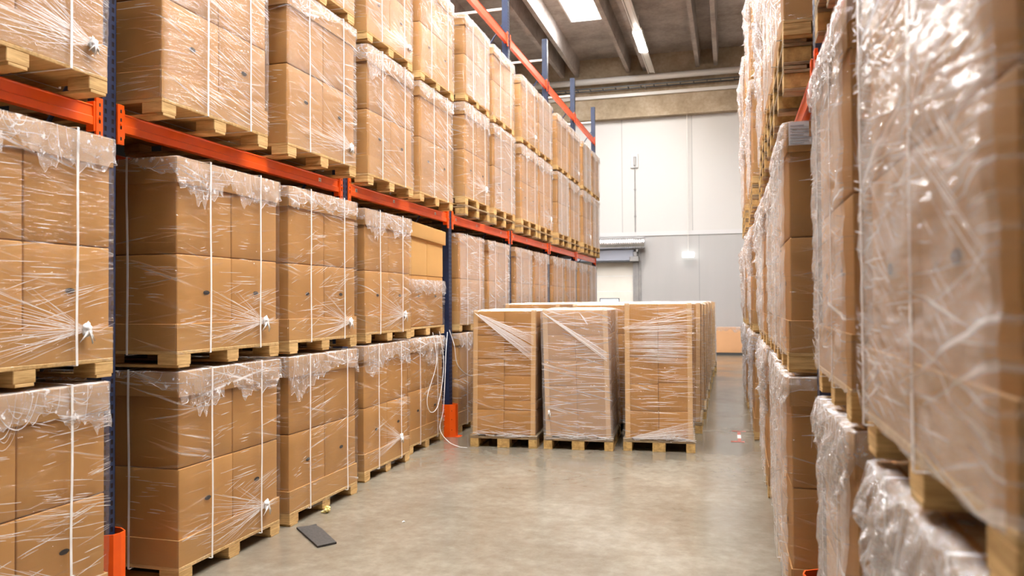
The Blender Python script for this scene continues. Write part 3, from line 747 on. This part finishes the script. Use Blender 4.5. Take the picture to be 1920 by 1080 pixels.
def build_load(rng, w=1.10, dep=1.16, h=HT, rows=2, cols=2, xcols=2, holes=True, lid=True, detail=True, drape=(0.08, 0.30), drough=0.012, folds=90,
               knot=None, matf=M_film, straps=(0.26, 0.76), nstrap=(0.30,), lumps=0.0, tail=False, docs=False, drape_faces=(0, 1, 2), slope=(-0.30, 0.30), film_to=1.0, open_top=False, band=None, matd=None, billow=0.0):
    """list of (name, mesh, loc, children) in the local frame"""
    T = []
    deck, subs = pallet_tpl(w, dep, True, detail)
    T.append(('pallet', deck, (0, 0, 0), [(n, m_, (0, 0, 0)) for n, m_ in subs]))
    m = 0.012; zb = PH; zt = h-0.022; cz0 = zb+0.006; cz1 = zt-0.004
    ch = (cz1-cz0)/rows
    if lid or not open_top: T.append(('base_tray', tray(w-2*m+0.004, dep-2*m, zb, zb+0.165, False), (-m, m-0.002, 0), []))
    cw = (w-2*m)/cols; cd = (dep-2*m)/xcols
    var = []
    for v in range(2):
        b = MB(); rounded(b, (-cd+0.002, 0.002, 0.001), (-0.002, cw-0.002, ch-0.002), 0.008, 0.006, 5, 0, rng.random()*60)
        if holes and v == 0: hole(b, 0.0005+0.004, cw*0.5, ch*0.60)
        var.append(b.mesh('carton', [M_card, M_hole], smooth=True, weld=True))
    for rz_ in range(rows):
        for c in range(cols):
            for x in range(xcols):
                v = 0 if (holes and x == 0 and rz_ == 0) else 1
                T.append(('carton', var[v], (-m-x*cd+rng.uniform(-0.003, 0.001), m+c*cw, cz0+rz_*ch), []))
    if lid: T.append(('lid', tray(w-2*m+0.006, dep-2*m, zt-0.155, zt-0.006, True), (-m, m-0.003, 0), []))
    zf1 = zb + (zt-zb)*film_to
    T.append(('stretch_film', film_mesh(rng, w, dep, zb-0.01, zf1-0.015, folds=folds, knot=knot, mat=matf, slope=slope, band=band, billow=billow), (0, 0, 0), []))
    if drape: T.append(('film_overhang', drape_mesh(rng, w, dep, zf1, drape[0], drape[1], rough=drough, lumps=lumps, faces=drape_faces, top=not open_top, mat=matd), (0, 0, 0), []))
    if knot: T.append(('film_knot', knot_mesh(rng), (0.02, knot[0], knot[1]), []))
    for c in straps: T.append(('strap', strap_loop(rng, c*w, 'x', w, dep, PH-0.024, zt+0.012), (0, 0, 0), []))
    for c in nstrap: T.append(('strap', strap_loop(rng, c*dep, 'y', w, dep, PH-0.026, zt+0.012), (0, 0, 0), []))
    if tail:
        b = MB(); sd = rng.random()*40; y0, y1 = tail
        def fn(uu, vv):
            y = y0+(y1-y0)*uu; dl = 0.055*math.sin(math.pi*min(1, max(0, uu)))**0.6*(0.7+0.5*nz(y*7+sd, 0, 0))
            return (0.012+0.012*nz(y*18+sd, vv*3, 0)-0.02*vv, y, PH-0.012-dl*vv)
        b.grid(fn, 40, 7); T.append(('film_tail', b.mesh('film_tail', M_dtail), (0, 0, 0), []))
    return T
def mirror_tpl(T, cache={}):
    out = []
    def mm(me):
        if me.name not in cache:
            c = me.copy(); vs = [0.0]*(3*len(c.vertices)); c.vertices.foreach_get('co', vs)
            for i in range(0, len(vs), 3): vs[i] = -vs[i]
            c.vertices.foreach_set('co', vs); c.flip_normals(); c.update(); cache[me.name] = c
        return cache[me.name]
    for n, me, l, ch in T: out.append((n, mm(me), (-l[0], l[1], l[2]), [(a, mm(c), (-q[0], q[1], q[2])) for a, c, q in ch]))
    return out
def place(T, name, loc, label, cat, group, rz=0.0, sc=(1, 1, 1)):
    e = ob(name, None, loc=loc, rz=rz); e.scale = sc; tag(e, label, cat, group)
    for n, me, l, ch in T:
        p = ob(n, me, e, l)
        for cn, cm, cl in ch: ob(cn, cm, p, cl)
    return e

rg = random.Random(11)
LA = [build_load(rg, knot=(0.90, 0.26), drape=(0.05, 0.34), folds=70),
      build_load(rg, knot=(0.84, 0.30), drape=(0.10, 0.40), folds=90, tail=(0.12, 1.0)),
      build_load(rg, knot=None, drape=(0.08, 0.36), folds=85, tail=(0.2, 0.75), straps=(0.24, 0.80)),
      build_load(rg, knot=(0.95, 0.22), drape=(0.05, 0.30), folds=120, slope=(-0.12, 0.45))]
UPV = [build_load(rg, matf=M_filmu, drape=(0.03, 0.26), folds=150, slope=(-0.34, -0.10), straps=(0.36, 0.78)),
       build_load(rg, matf=M_filmu, drape=(0.06, 0.34), folds=170, slope=(-0.40, -0.12), drough=0.016),
       build_load(rg, matf=M_filmu, knot=(0.98, 0.24), drape=(0.04, 0.24), folds=150, slope=(-0.35, -0.05), lid=True)]
FARV = [build_load(rg, drape=(0.05, 0.34), folds=90, matf=M_filmu, detail=False, xcols=1, drough=0.018),
        build_load(rg, drape=(0.08, 0.42), folds=90, matf=M_filmu, detail=False, xcols=1, drough=0.02, knot=(0.9, 0.3)),
        build_load(rg, drape=(0.03, 0.20), folds=60, detail=False, xcols=1, drough=0.016, matf=M_filmw)]
HALF = build_load(rg, drape=(0.08, 0.24), lumps=0.015, folds=60, lid=False, open_top=True, film_to=0.46, straps=(), nstrap=(), drough=0.02, rows=2)
WHITE = build_load(rg, drape=(0.02, 0.10), folds=170, lid=False, matf=M_filmw, drough=0.014, holes=False, slope=(-0.1, 0.1))
LUMP = build_load(rg, drape=(0.12, 0.36), folds=80, drough=0.03, lumps=0.03, tail=False)

ORD = ['first', 'second', 'third', 'fourth', 'fifth', 'sixth', 'seventh']
TIER = {1: 'standing on the floor', 2: 'second from the floor', 3: 'on the lower orange beam', 4: 'topmost in the rack'}
GRP = 'wrapped carton loads on the rack beside the open floor'
def bayname(bay): return 'before front upright' if bay < 0 else '%s bay past front upright' % ORD[bay]
BZ = {1: 0.0, 2: 1.316, 3: 2.832}
slots = {-1: [(2.33, 1.10)], 0: [(3.98, 1.10), (5.22, 1.11)], 1: [(6.67, 1.08), (7.98, 1.07)], 2: [(9.50, 1.06), (10.78, 1.12)]}
for bay in range(3, 6): slots[bay] = [(Y0+PB*bay+0.24, 1.10), (Y0+PB*bay+1.48, 1.12)]
xt = {(-1, 0): -3.23, (0, 0): -3.23, (0, 1): -3.24, (1, 0): -3.34, (1, 1): -3.45}
# used empty pallets
def used_pallet(w=1.10, dep=1.16):
    T = []; b = MB(); H = 0.142
    for i in range(5): x = -dep+i*(dep-0.12)/4; b.cbox((x, 0, H-0.02), (x+0.12, w, H), 0.003)
    bw = 0.12
    b2 = MB()
    for y in (0.0, w/2-bw/2, w-bw): b2.cbox((-dep, y, H-0.040), (0, y+bw, H-0.021), 0.003)
    for y in (0.0, w/2-bw/2, w-bw): b2.cbox((-dep, y, 0), (0, y+bw, 0.02), 0.003)
    T = [('deck', b.mesh('used_deck', M_used), (0, 0, 0), []), ('stringer', b2.mesh('used_stringers', M_used), (0, 0, 0), [])]
    b3 = MB(); b3.cbox((0, 0.005, 0.021), (0.145, bw-0.005, H-0.041), 0.003); bl = b3.mesh('used_block', M_usedblock)
    for y in (0.0, w/2-bw/2, w-bw):
        for x in (-0.145, -dep/2-0.07, -dep): T.append(('block', bl, (x, y, 0), []))
    return T
USED = used_pallet()
rl = random.Random(5)
for bay, ss in slots.items():
    for si, (y, w) in enumerate(ss):
        half = '' if bay < 0 else (', nearer half', ', farther half')[si]
        for t in (1, 2, 3, 4):
            if bay < 0 and t == 4: continue
            x = xt.get((bay, si), -3.40) if t < 3 else (-3.24 if bay < 1 else -3.29)
            yy = y + (0 if t == 1 else rl.uniform(-0.02, 0.05) if t == 2 else rl.uniform(-0.05, 0.0)); sz = 1.0
            if bay == 0 and si == 0 and t == 3: yy = 3.84
            if t == 1 or t == 2: z = BZ[t]
            elif t == 3: z = 2.832 + (0.144 if bay >= 2 else 0); sz = 1.035
            else: z = 2.832 + (0.144 if bay >= 2 else 0) + HT*1.035 + 0.012; sz = 0.87 if bay >= 2 else 0.93
            if t == 2: z += 0.0
            if bay >= 2 and t < 3: T = FARV[(bay+si+t) % 3]
            elif bay >= 2: T = FARV[(bay*2+si+t) % 3]
            elif t >= 3: T = UPV[(bay+si*2+t) % 3]
            else: T = LA[(bay*2+si+t*3) % 4]
            txt = 'wrapped cartons %s, orange-beam rack, %s%s' % (TIER[t], bayname(bay), half)
            if (bay, si, t) == (0, 0, 1): T = LA[0]
            if (bay, si, t) == (0, 0, 2): T = LA[0]
            if (bay, si, t) == (0, 1, 1): T = LA[2]
            if (bay, si, t) == (1, 0, 1): T = LA[1]
            if (bay, si, t) == (1, 1, 1): T = LUMP; txt = 'wrapped carton pallet on the floor with loose white straps over its film top'
            if (bay, si, t) == (1, 1, 2): T = HALF; txt = 'half-unwrapped carton pallet with bare top cartons under a tilted lid'
            if (bay, si, t) == (2, 0, 2): T = WHITE; txt = 'carton pallet wrapped in dense whitish film behind the second visible blue upright'
            o = place(T, 'wrapped_pallet_load', (x, yy, z), txt, 'pallet load', GRP, rl.uniform(-0.006, 0.006), (1, w/1.10, sz))
            if (bay, si, t) == (1, 1, 2):   # tilted lid resting on the bare top cartons
                b = MB(); rounded(b, (-1.16, -0.02, 0), (0.012, 1.12, 0.17), 0.006, 0.004, 4); lo = ob('lid', b.mesh('tilted_lid', M_bare, smooth=True, weld=True), o, (0.004, 0.0, HT-0.175)); lo.rotation_euler = (-0.035, 0, 0)
                for ch in o.children:
                    if ch.name.startswith('carton') and ch.location.z > 0.5: ch.data = ch.data.copy(); ch.data.materials[0] = M_bare; ch['label'] = 'bare unwrapped carton'
            if bay >= 2 and t == 3:
                place(USED, 'wooden_pallet', (x+0.0, yy, 2.8325), 'weathered empty pallet on lower orange beam, %s%s' % (bayname(bay), half), 'pallet', 'used pallets under the third tier', 0, (1, w/1.10, 1))

# ------------------------------------------------------------------ loads across the aisle (seen close and out of focus)
rr = random.Random(23)
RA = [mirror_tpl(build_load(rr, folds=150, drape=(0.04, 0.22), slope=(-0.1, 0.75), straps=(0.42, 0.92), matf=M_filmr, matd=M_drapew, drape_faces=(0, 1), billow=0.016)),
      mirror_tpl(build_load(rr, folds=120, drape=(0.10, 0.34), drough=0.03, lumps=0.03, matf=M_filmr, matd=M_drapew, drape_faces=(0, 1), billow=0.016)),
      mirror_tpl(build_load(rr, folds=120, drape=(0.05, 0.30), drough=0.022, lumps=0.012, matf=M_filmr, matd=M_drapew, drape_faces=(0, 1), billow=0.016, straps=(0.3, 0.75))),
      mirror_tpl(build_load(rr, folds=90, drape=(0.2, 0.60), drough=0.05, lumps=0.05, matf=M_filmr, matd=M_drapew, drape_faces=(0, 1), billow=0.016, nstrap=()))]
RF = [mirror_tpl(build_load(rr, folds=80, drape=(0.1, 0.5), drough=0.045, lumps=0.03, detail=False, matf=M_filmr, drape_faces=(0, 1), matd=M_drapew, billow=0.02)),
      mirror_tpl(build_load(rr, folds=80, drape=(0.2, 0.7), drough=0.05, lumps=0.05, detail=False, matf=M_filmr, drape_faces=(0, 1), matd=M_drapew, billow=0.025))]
USEDR = mirror_tpl(USED)
RY = [(0, 0, 1.10, 0.352), (0, 1, 2.66, 0.372), (1, 0, 4.41, 0.30), (1, 1, 5.575, 0.315), (2, 0, 7.02, 0.30), (2, 1, 8.24, 0.33), (3, 0, 9.86, 0.27), (3, 1, 11.04, 0.29), (4, 0, 12.68, 0.25), (4, 1, 13.80, 0.24)]
RW = {(0, 1): 0.86, (1, 0): 0.95, (1, 1): 0.91, (3, 0): 0.96, (3, 1): 0.95, (4, 0): 0.90, (4, 1): 0.95}
GRPR = 'wrapped carton loads on the crowded rack across the aisle'
POS = {(0, 0): 'first in line by the camera, heavily blurred', (0, 1): 'second in line', (1, 0): 'third in line', (1, 1): 'fourth in line', (2, 0): 'fifth in line', (2, 1): 'sixth in line', (3, 0): 'seventh in line', (3, 1): 'eighth in line', (4, 0): 'ninth in line', (4, 1): 'last in line'}
for bay, si, y, x in RY:
    for t in (1, 2, 3, 4):
        if bay == 0 and t > 3: continue
        if bay == 0 and t == 3 and si == 0: continue
        z = BZ.get(t, 0); sz = 1.0
        if t >= 3: z = 2.832 + 0.288
        if t == 4: z = 2.832+0.288+HT*1.0+0.012; sz = 0.86
        if t == 2: sz = {(1, 0): 1.05, (0, 1): 1.055}.get((bay, si), 1.0)
        T = RA[(bay+si+t) % 3] if bay < 2 else RF[(bay+si+t) % 2]
        if bay == 0 and t == 1: T = RA[3] if si == 0 else RA[1]
        if (bay, si, t) == (0, 0, 2): T = RA[0]
        if (bay, si, t) == (0, 1, 2): T = RA[2]
        if (bay, si, t) == (1, 0, 2): T = RA[2]
        dx = rr.uniform(-0.012, 0.012) if t != 1 else 0.0
        txt = 'wrapped cartons across the aisle, %s, %s' % ({1: 'on the floor', 2: 'second tier', 3: 'third tier', 4: 'top tier'}[t], POS[(bay, si)])
        o = place(T, 'wrapped_pallet_load', (x+dx, y+(rr.uniform(-0.02, 0.02) if t > 1 else 0), z), txt, 'pallet load', GRPR, rr.uniform(-0.01, 0.01), (1, RW.get((bay, si), 1.0), sz))
        if (bay, si, t) == (1, 0, 2):
            b = MB(); b.box((0.012, -0.030, 1.165), (0.40, -0.027, 1.285))
            dl = ob('document_pouch', b.mesh('document_pouch', M_docs), o)
            b = MB()
            for k in range(7):
                for c in range(3): b.box((0.02+c*0.128, -0.0315, 1.172+k*0.015), (0.02+c*0.128+0.07+0.04*((k*7+c*3) % 3)/2, -0.030, 1.178+k*0.015))
            ob('document_text', b.mesh('document_text', M_docink), dl)
            b = MB(); b.box((0.115, -0.0325, 1.205), (0.125, -0.031, 1.285)); ob('pouch_slit', b.mesh('pouch_slit', M_card), dl)
            dl['label'] = 'white printed document pouch'
        if t == 3:
            for k in range(2):
                place(USEDR, 'wooden_pallet', (x+dx, y, 2.8325+k*0.144), 'weathered empty pallet across aisle, %s of two, %s' % (('lower', 'upper')[k], POS[(bay, si)].split(',')[0]), 'pallet', 'used pallets across the aisle', 0, (1, RW.get((bay, si), 1.0), 1))

# ------------------------------------------------------------------ pallets standing on the open floor
def floor_load(rng, h, seedrows, lean=0.0, band=None, bulky=False):
    T = []; w = 0.80; dep = 1.18   # local frame: front face at y = 0, x across, body to +y
    b = MB()
    H = 0.144
    for x in (0, 0.1875, 0.335, 0.5125, 0.70): b.cbox((x, 0, H-0.022), (x+(0.145 if x in (0.335,) else 0.10), dep, H), 0.002)
    deck = b.mesh('euro_deck', M_used); ch = []
    for y in (0.0, dep/2-0.07, dep-0.145):
        b = MB(); b.cbox((0, y, H-0.044), (w, y+0.145, H-0.0225), 0.002); ch.append(('stringer_board', b.mesh('euro_stringer', M_used), (0, 0, 0)))
    for x, bw in ((0, 0.10), (0.3275, 0.145), (0.70, 0.10)):
        b = MB(); b.cbox((x, 0, 0), (x+bw, dep, 0.022), 0.002); ch.append(('skid_board', b.mesh('euro_skid', M_usedblock), (0, 0, 0)))
        for y in (0.0, dep/2-0.07, dep-0.145):
            b = MB(); b.cbox((x, y, 0.0225), (x+bw, y+0.145, H-0.0445), 0.003); ch.append(('block', b.mesh('euro_block', M_usedblock), (0, 0, 0)))
    T.append(('pallet', deck, (0, 0, 0), ch))
    m = 0.03; iw = (w-2*m); zt = h; z0 = H+0.002
    off = 0.0
    for c in range(2):
        z = z0; k = 0
        hs = seedrows[c]; tot = sum(hs)
        for hh in hs:
            ch_ = hh/tot*(zt-z0-0.004)
            b = MB(); rounded(b, (0.001, 0, 0.001), (iw/2-0.0015, (dep-2*m)/2-0.002, ch_-0.0015), 0.006, 0.004, 4, 0, rng.random()*50)
            me = b.mesh('carton', M_card, smooth=True, weld=True)
            for yy in range(2):
                T.append(('carton', me, (m+c*iw/2+lean*((z+ch_/2-H)), m+yy*(dep-2*m)/2+rng.uniform(-0.003, 0.003), z), []))
            z += ch_
    # cardboard corner boards
    for (cx, sx) in ((m-0.006, 1), (w-m+0.006, -1)):
        for (cy_, sy) in ((m-0.008, 1), (dep-m+0.008, -1)):
            b = MB(); l = 0.055; tk = 0.005
            for (p, q) in (((cx, cy_), (cx+sx*l, cy_+sy*tk)), ((cx, cy_), (cx+sx*tk, cy_+sy*l))):
                x0, x1 = sorted((p[0], q[0])); y0, y1 = sorted((p[1], q[1]))
                o0 = len(b.v); b.cbox((x0, y0, z0), (x1, y1, zt+0.004), 0.001)
                b.v[o0:] = [(vx+lean*(vz-H), vy, vz) for vx, vy, vz in b.v[o0:]]
            T.append(('corner_board', b.mesh('corner_board', M_edge), (0, 0, 0), []))
    # film: uses the load film, rotated so its near face is this front
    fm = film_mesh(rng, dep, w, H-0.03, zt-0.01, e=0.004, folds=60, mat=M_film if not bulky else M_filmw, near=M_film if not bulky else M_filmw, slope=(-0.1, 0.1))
    vs = [tuple(v.co) for v in fm.vertices]
    b = MB(); 
    mats = [p.material_index for p in fm.polygons]; fs = [tuple(p.vertices) for p in fm.polygons]
    # film frame: x in [-w,0], y in [0,dep]  ->  shift x by w
    b.v = [(x+w+lean*(z-H)*(1 if z > H else 0), y, z) for x, y, z in vs]; b.f = fs; b.m = mats
    # extra pulled folds on the front
    def fold(p0, p1, wd):
        vs = []; k = 6; t = Vector(p1)-Vector(p0); pr = Vector((-t.z, 0, t.x)).normalized()
        for i in range(k+1):
            p = Vector(p0)+t*(i/k)+Vector((0, 0, 0.004*nz(i*1.3, p0[0]*9, p0[2]*9))); ww = wd*(0.3+0.7*math.sin(math.pi*(0.05+0.9*i/k)))
            p.x += lean*(p.z-H)
            vs += [p+pr*ww+Vector((0, -0.009, 0)), p+Vector((0, -0.009-ww*1.3, 0)), p-pr*ww+Vector((0, -0.009, 0))]
        b.add(vs, [(i*3+a, i*3+a+1, i*3+4+a, i*3+3+a) for i in range(k) for a in (0, 1)], 1)
    for q in range(70):
        x0 = rng.uniform(0.0, 0.6); ln = rng.uniform(0.08, 0.5); z = rng.uniform(0.22, zt-0.05)
        fold((x0, 0, z), (min(0.8, x0+ln), 0, min(zt-0.02, z+rng.uniform(-0.04, 0.04))), rng.uniform(0.001, 0.0024))
    for bd in (band or []):
        (xa, za, xb, zb_, cnt, sp) = bd[:6]; sa = bd[6] if len(bd) > 6 else 0.02; wmax = 0.0040 if len(bd) < 7 else 0.0024
        for c in range(cnt):
            t = c/(cnt-1); jj = rng.gauss(0, 0.012) if len(bd) > 6 else 0.0; fold((xa+0.02*t+(rng.random()*0.25 if len(bd) > 6 else 0), 0, za-sa*t+jj), (xb-(rng.random()*0.25 if len(bd) > 6 else 0), 0, zb_-sp*t+jj), rng.uniform(0.0010, wmax))
    for q in range(26):   # gathered film round the deck
        x0 = rng.uniform(-0.0, 0.6); fold((x0, 0, rng.uniform(0.12, 0.2)), (min(0.81, x0+rng.uniform(0.1, 0.4)), 0, rng.uniform(0.12, 0.22)), rng.uniform(0.001, 0.003))
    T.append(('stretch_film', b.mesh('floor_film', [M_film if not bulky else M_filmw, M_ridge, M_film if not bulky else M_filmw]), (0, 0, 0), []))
    dm = MB(); sd = rng.random()*90
    def ft(uu, vv):
        x = -0.006+0.812*uu; y = -0.006+(dep+0.012)*vv
        ed = min(uu, 1-uu, vv, 1-vv)*8
        return (x+lean*(zt-H), y, zt+0.012+0.012*abs(nz(x*9+sd, y*9, 0))*min(1, ed)-0.02*(1-min(1, ed)))
    dm.grid(ft, 24, 30, 0)
    T.append(('film_top', dm.mesh('film_top', M_drape), (0, 0, 0), []))
    if bulky:
        T.append(('film_knot', knot_mesh(rng, 0.03), (0.07, -0.02, 0.42), []))
    return T
rf = random.Random(31)
FL = [floor_load(rf, 1.60, ([3, 3, 3.2, 2.9, 1.6, 1.4], [3, 1.2, 3, 3, 3, 2]), 0.012, [(0.04, 1.58, 0.74, 1.18, 16, 0.16), (0.10, 1.56, 0.76, 1.30, 8, 0.1)]),
      floor_load(rf, 1.61, ([3, 3, 3, 3, 3], [3, 3, 2.8, 3.1, 3]), -0.022, [(0.03, 1.58, 0.76, 1.12, 14, 0.10), (0.45, 1.58, 0.55, 1.48, 5, 0.05)], True),
      floor_load(rf, 1.675, ([3, 3, 3, 3, 3], [3, 3.2, 2.8, 3, 3]), 0.0, [(0.02, 1.47, 0.79, 1.50, 95, 0.50, 0.45), (0.0, 1.40, 0.8, 1.62, 6, 0.2), (0.1, 0.16, 0.8, 0.36, 16, 0.2)])]
FARF = [floor_load(rf, 1.655, ([3, 3, 3, 3], [3, 3, 3, 3]), 0.0), floor_load(rf, 1.67, ([3, 3, 3, 3], [3, 3, 3, 3]), 0.01)]
th = 0.06
lookf = ['floor pallet of cartons with corner boards and diagonal film band, beside orange foot guard', 'leaning pallet of cartons with corner boards, middle of the front trio on the floor', 'pallet of cartons densely wrapped in white film, right end of the front trio']
for row in range(9):
    for c in range(3):
        if row == 0:
            y = (8.66, 8.72, 8.83)[c]; x = (-2.965, -2.09, -1.185)[c]; T = FL[c]; lab = lookf[c]
        else:
            y = 8.78+row*1.28+0.05*c+rf.uniform(-0.02, 0.02); x = (-2.97, -2.06, -1.15)[c]+rf.uniform(-0.02, 0.02); T = FARF[(row+c) % 2]
            if row >= 7: x += 0.02
            lab = 'wrapped floor pallet, %s row behind front trio, %s' % (['', 'first', 'second', 'third', 'fourth', 'fifth', 'sixth', 'seventh', 'eighth'][row], ('by the orange-beam rack', 'middle file', 'by the clear walkway')[c])
        place(T, 'floor_pallet_load', (x, y, 0), lab, 'pallet load', 'wrapped carton pallets on the open floor', th if row == 0 else 0.02)
# low wrapped carton at the far wall
e = tag(ob('wrapped_carton', None, loc=(-0.42, 24.9, 0)), 'low pale wrapped carton standing alone before the grey end wall', 'carton')
b = MB(); b.box((0.0, 0, 0), (0.78, 0.8, 0.07)); ob('pallet', b.mesh('dark_base', M_dark), e)
b = MB(); rounded(b, (0.0, 0, 0.07), (0.78, 0.8, 0.85), 0.01, 0.008, 5); ob('carton', b.mesh('pale_carton', M_far, smooth=True, weld=True), e)
b = MB()
def ff(uu, vv):
    x = -0.006+0.792*uu; k = max(0, vv-0.3)/0.7
    return (x, 0.5-vv/0.3*0.51 if vv < 0.3 else -0.012-0.01*nz(x*14, k*6, 0), 0.86+0.01*nz(x*9, vv*9, 0) if vv < 0.3 else 0.86-0.2*k*(0.6+0.7*nz(x*6, 0, 2)))
b.grid(ff, 26, 14); ob('film_overhang', b.mesh('far_film', M_drape), e)

# ------------------------------------------------------------------ small things on the floor
pl = [(-3.166, 5.195), (-3.097, 5.25), (-3.06, 5.30), (-3.035, 5.268), (-2.97, 5.22), (-2.696, 4.947), (-2.778, 4.83)]
b = MB(); n = len(pl); cx = sum(p[0] for p in pl)/n; cyy = sum(p[1] for p in pl)/n
b.add([(x-cx, y-cyy, z+(0.004 if k == 2 else 0)) for z in (0.0, 0.014) for k, (x, y) in enumerate(pl)], [tuple(range(n-1, -1, -1)), tuple(range(n, 2*n))] + [(i, (i+1) % n, n+(i+1) % n, n+i) for i in range(n)])
o = ob('board_offcut', b.mesh('board_offcut', M_mat), loc=(cx, cyy, 0.001)); tag(o, 'dark grey board offcut lying on the concrete floor', 'board')
b = MB()
def yp(uu, vv):
    a = uu*2*math.pi; t = vv*math.pi; q = 0.032*(0.75+0.7*nz(math.cos(a)*3, math.sin(a)*3, t*2.4)+0.3*nz(math.cos(a)*8, math.sin(a)*8, t*6))
    return (q*math.sin(t)*math.cos(a), q*math.sin(t)*math.sin(a), 0.030+0.9*q*math.cos(t))
b.grid(yp, 14, 9, 0, closed=True); b.cbox((-0.05, -0.02, 0.001), (-0.005, 0.012, 0.012), 0.003)
o = ob('crumpled_paper', b.mesh('crumpled_paper', M_yel), loc=(-3.165, 5.66, 0)); tag(o, 'small crumpled yellow paper on the floor beside a pallet block', 'paper')
for k, (x, y) in enumerate(((-2.455, 5.568), (-1.9, 6.2), (-1.48, 5.6))):
    b = MB(); b.add([(0.018*math.cos(a*1.05)*(0.6+0.5*R.random()), 0.014*math.sin(a*1.05)*(0.6+0.5*R.random()), 0.002+0.006*R.random()) for a in range(6)] + [(0, 0, 0.012)], [(i, (i+1) % 6, 6) for i in range(6)])
    if k == 0: o = ob('film_scrap', b.mesh('film_scrap', M_knot), loc=(x, y, 0)); tag(o, 'tiny white scrap of film on the open concrete floor', 'scrap')
b = MB(); b.box((-0.02, -0.42, 0.0), (0.02, 0.42, 0.0015)); b.box((-0.09, 0.36, 0.0), (0.09, 0.42, 0.0016)); b.box((-0.10, -0.42, 0.0), (0.06, -0.34, 0.0016)); b.box((-0.022, -0.15, 0.0016), (0.022, 0.1, 0.002), 1)
o = ob('floor_tape', b.mesh('floor_tape', [M_red, M_label]), loc=(0.095, 10.1, 0.0005)); tag(o, 'worn red and white tape mark on the walkway floor', 'floor tape')

# loose straps of the half-unwrapped load
def bez(p, n=22):
    out = []
    for i in range(len(p)-1):
        p0 = Vector(p[max(0, i-1)]); p1 = Vector(p[i]); p2 = Vector(p[i+1]); p3 = Vector(p[min(len(p)-1, i+2)])
        for k in range(n):
            t = k/n; out.append(0.5*((2*p1)+(p2-p0)*t+(2*p0-5*p1+4*p2-p3)*t*t+(3*p1-p0-3*p2+p3)*t**3))
    return out+[Vector(p[-1])]
for pts, lab in (([(-3.40, 9.14, 1.355), (-3.34, 9.16, 1.15), (-3.32, 9.20, 0.93), (-3.26, 9.32, 0.80), (-3.20, 9.46, 0.745)], 'short loose white strap curling out beside the blue upright'),
                 ([(-3.38, 9.02, 1.33), (-3.34, 8.86, 1.10), (-3.31, 8.74, 0.75), (-3.31, 8.68, 0.42), (-3.33, 8.62, 0.20), (-3.22, 8.60, 0.06), (-3.08, 8.58, 0.008), (-2.97, 8.56, 0.004)], 'long loose white strap trailing from the half-unwrapped load to the floor'),
                 ([(-3.37, 8.50, 1.35), (-3.33, 8.52, 1.0), (-3.40, 8.40, 0.6), (-3.38, 8.45, 0.42), (-3.34, 8.60, 0.50), (-3.34, 8.78, 0.95), (-3.37, 8.72, 1.35)], 'looped loose white strap hanging over the floor load below')):
    q = bez(pts); b = MB(); b.tube(q, 0.0042, 6); o = ob('loose_strap', b.mesh('loose_strap', M_strap, smooth=True)); tag(o, lab, 'strap', 'loose packing straps')
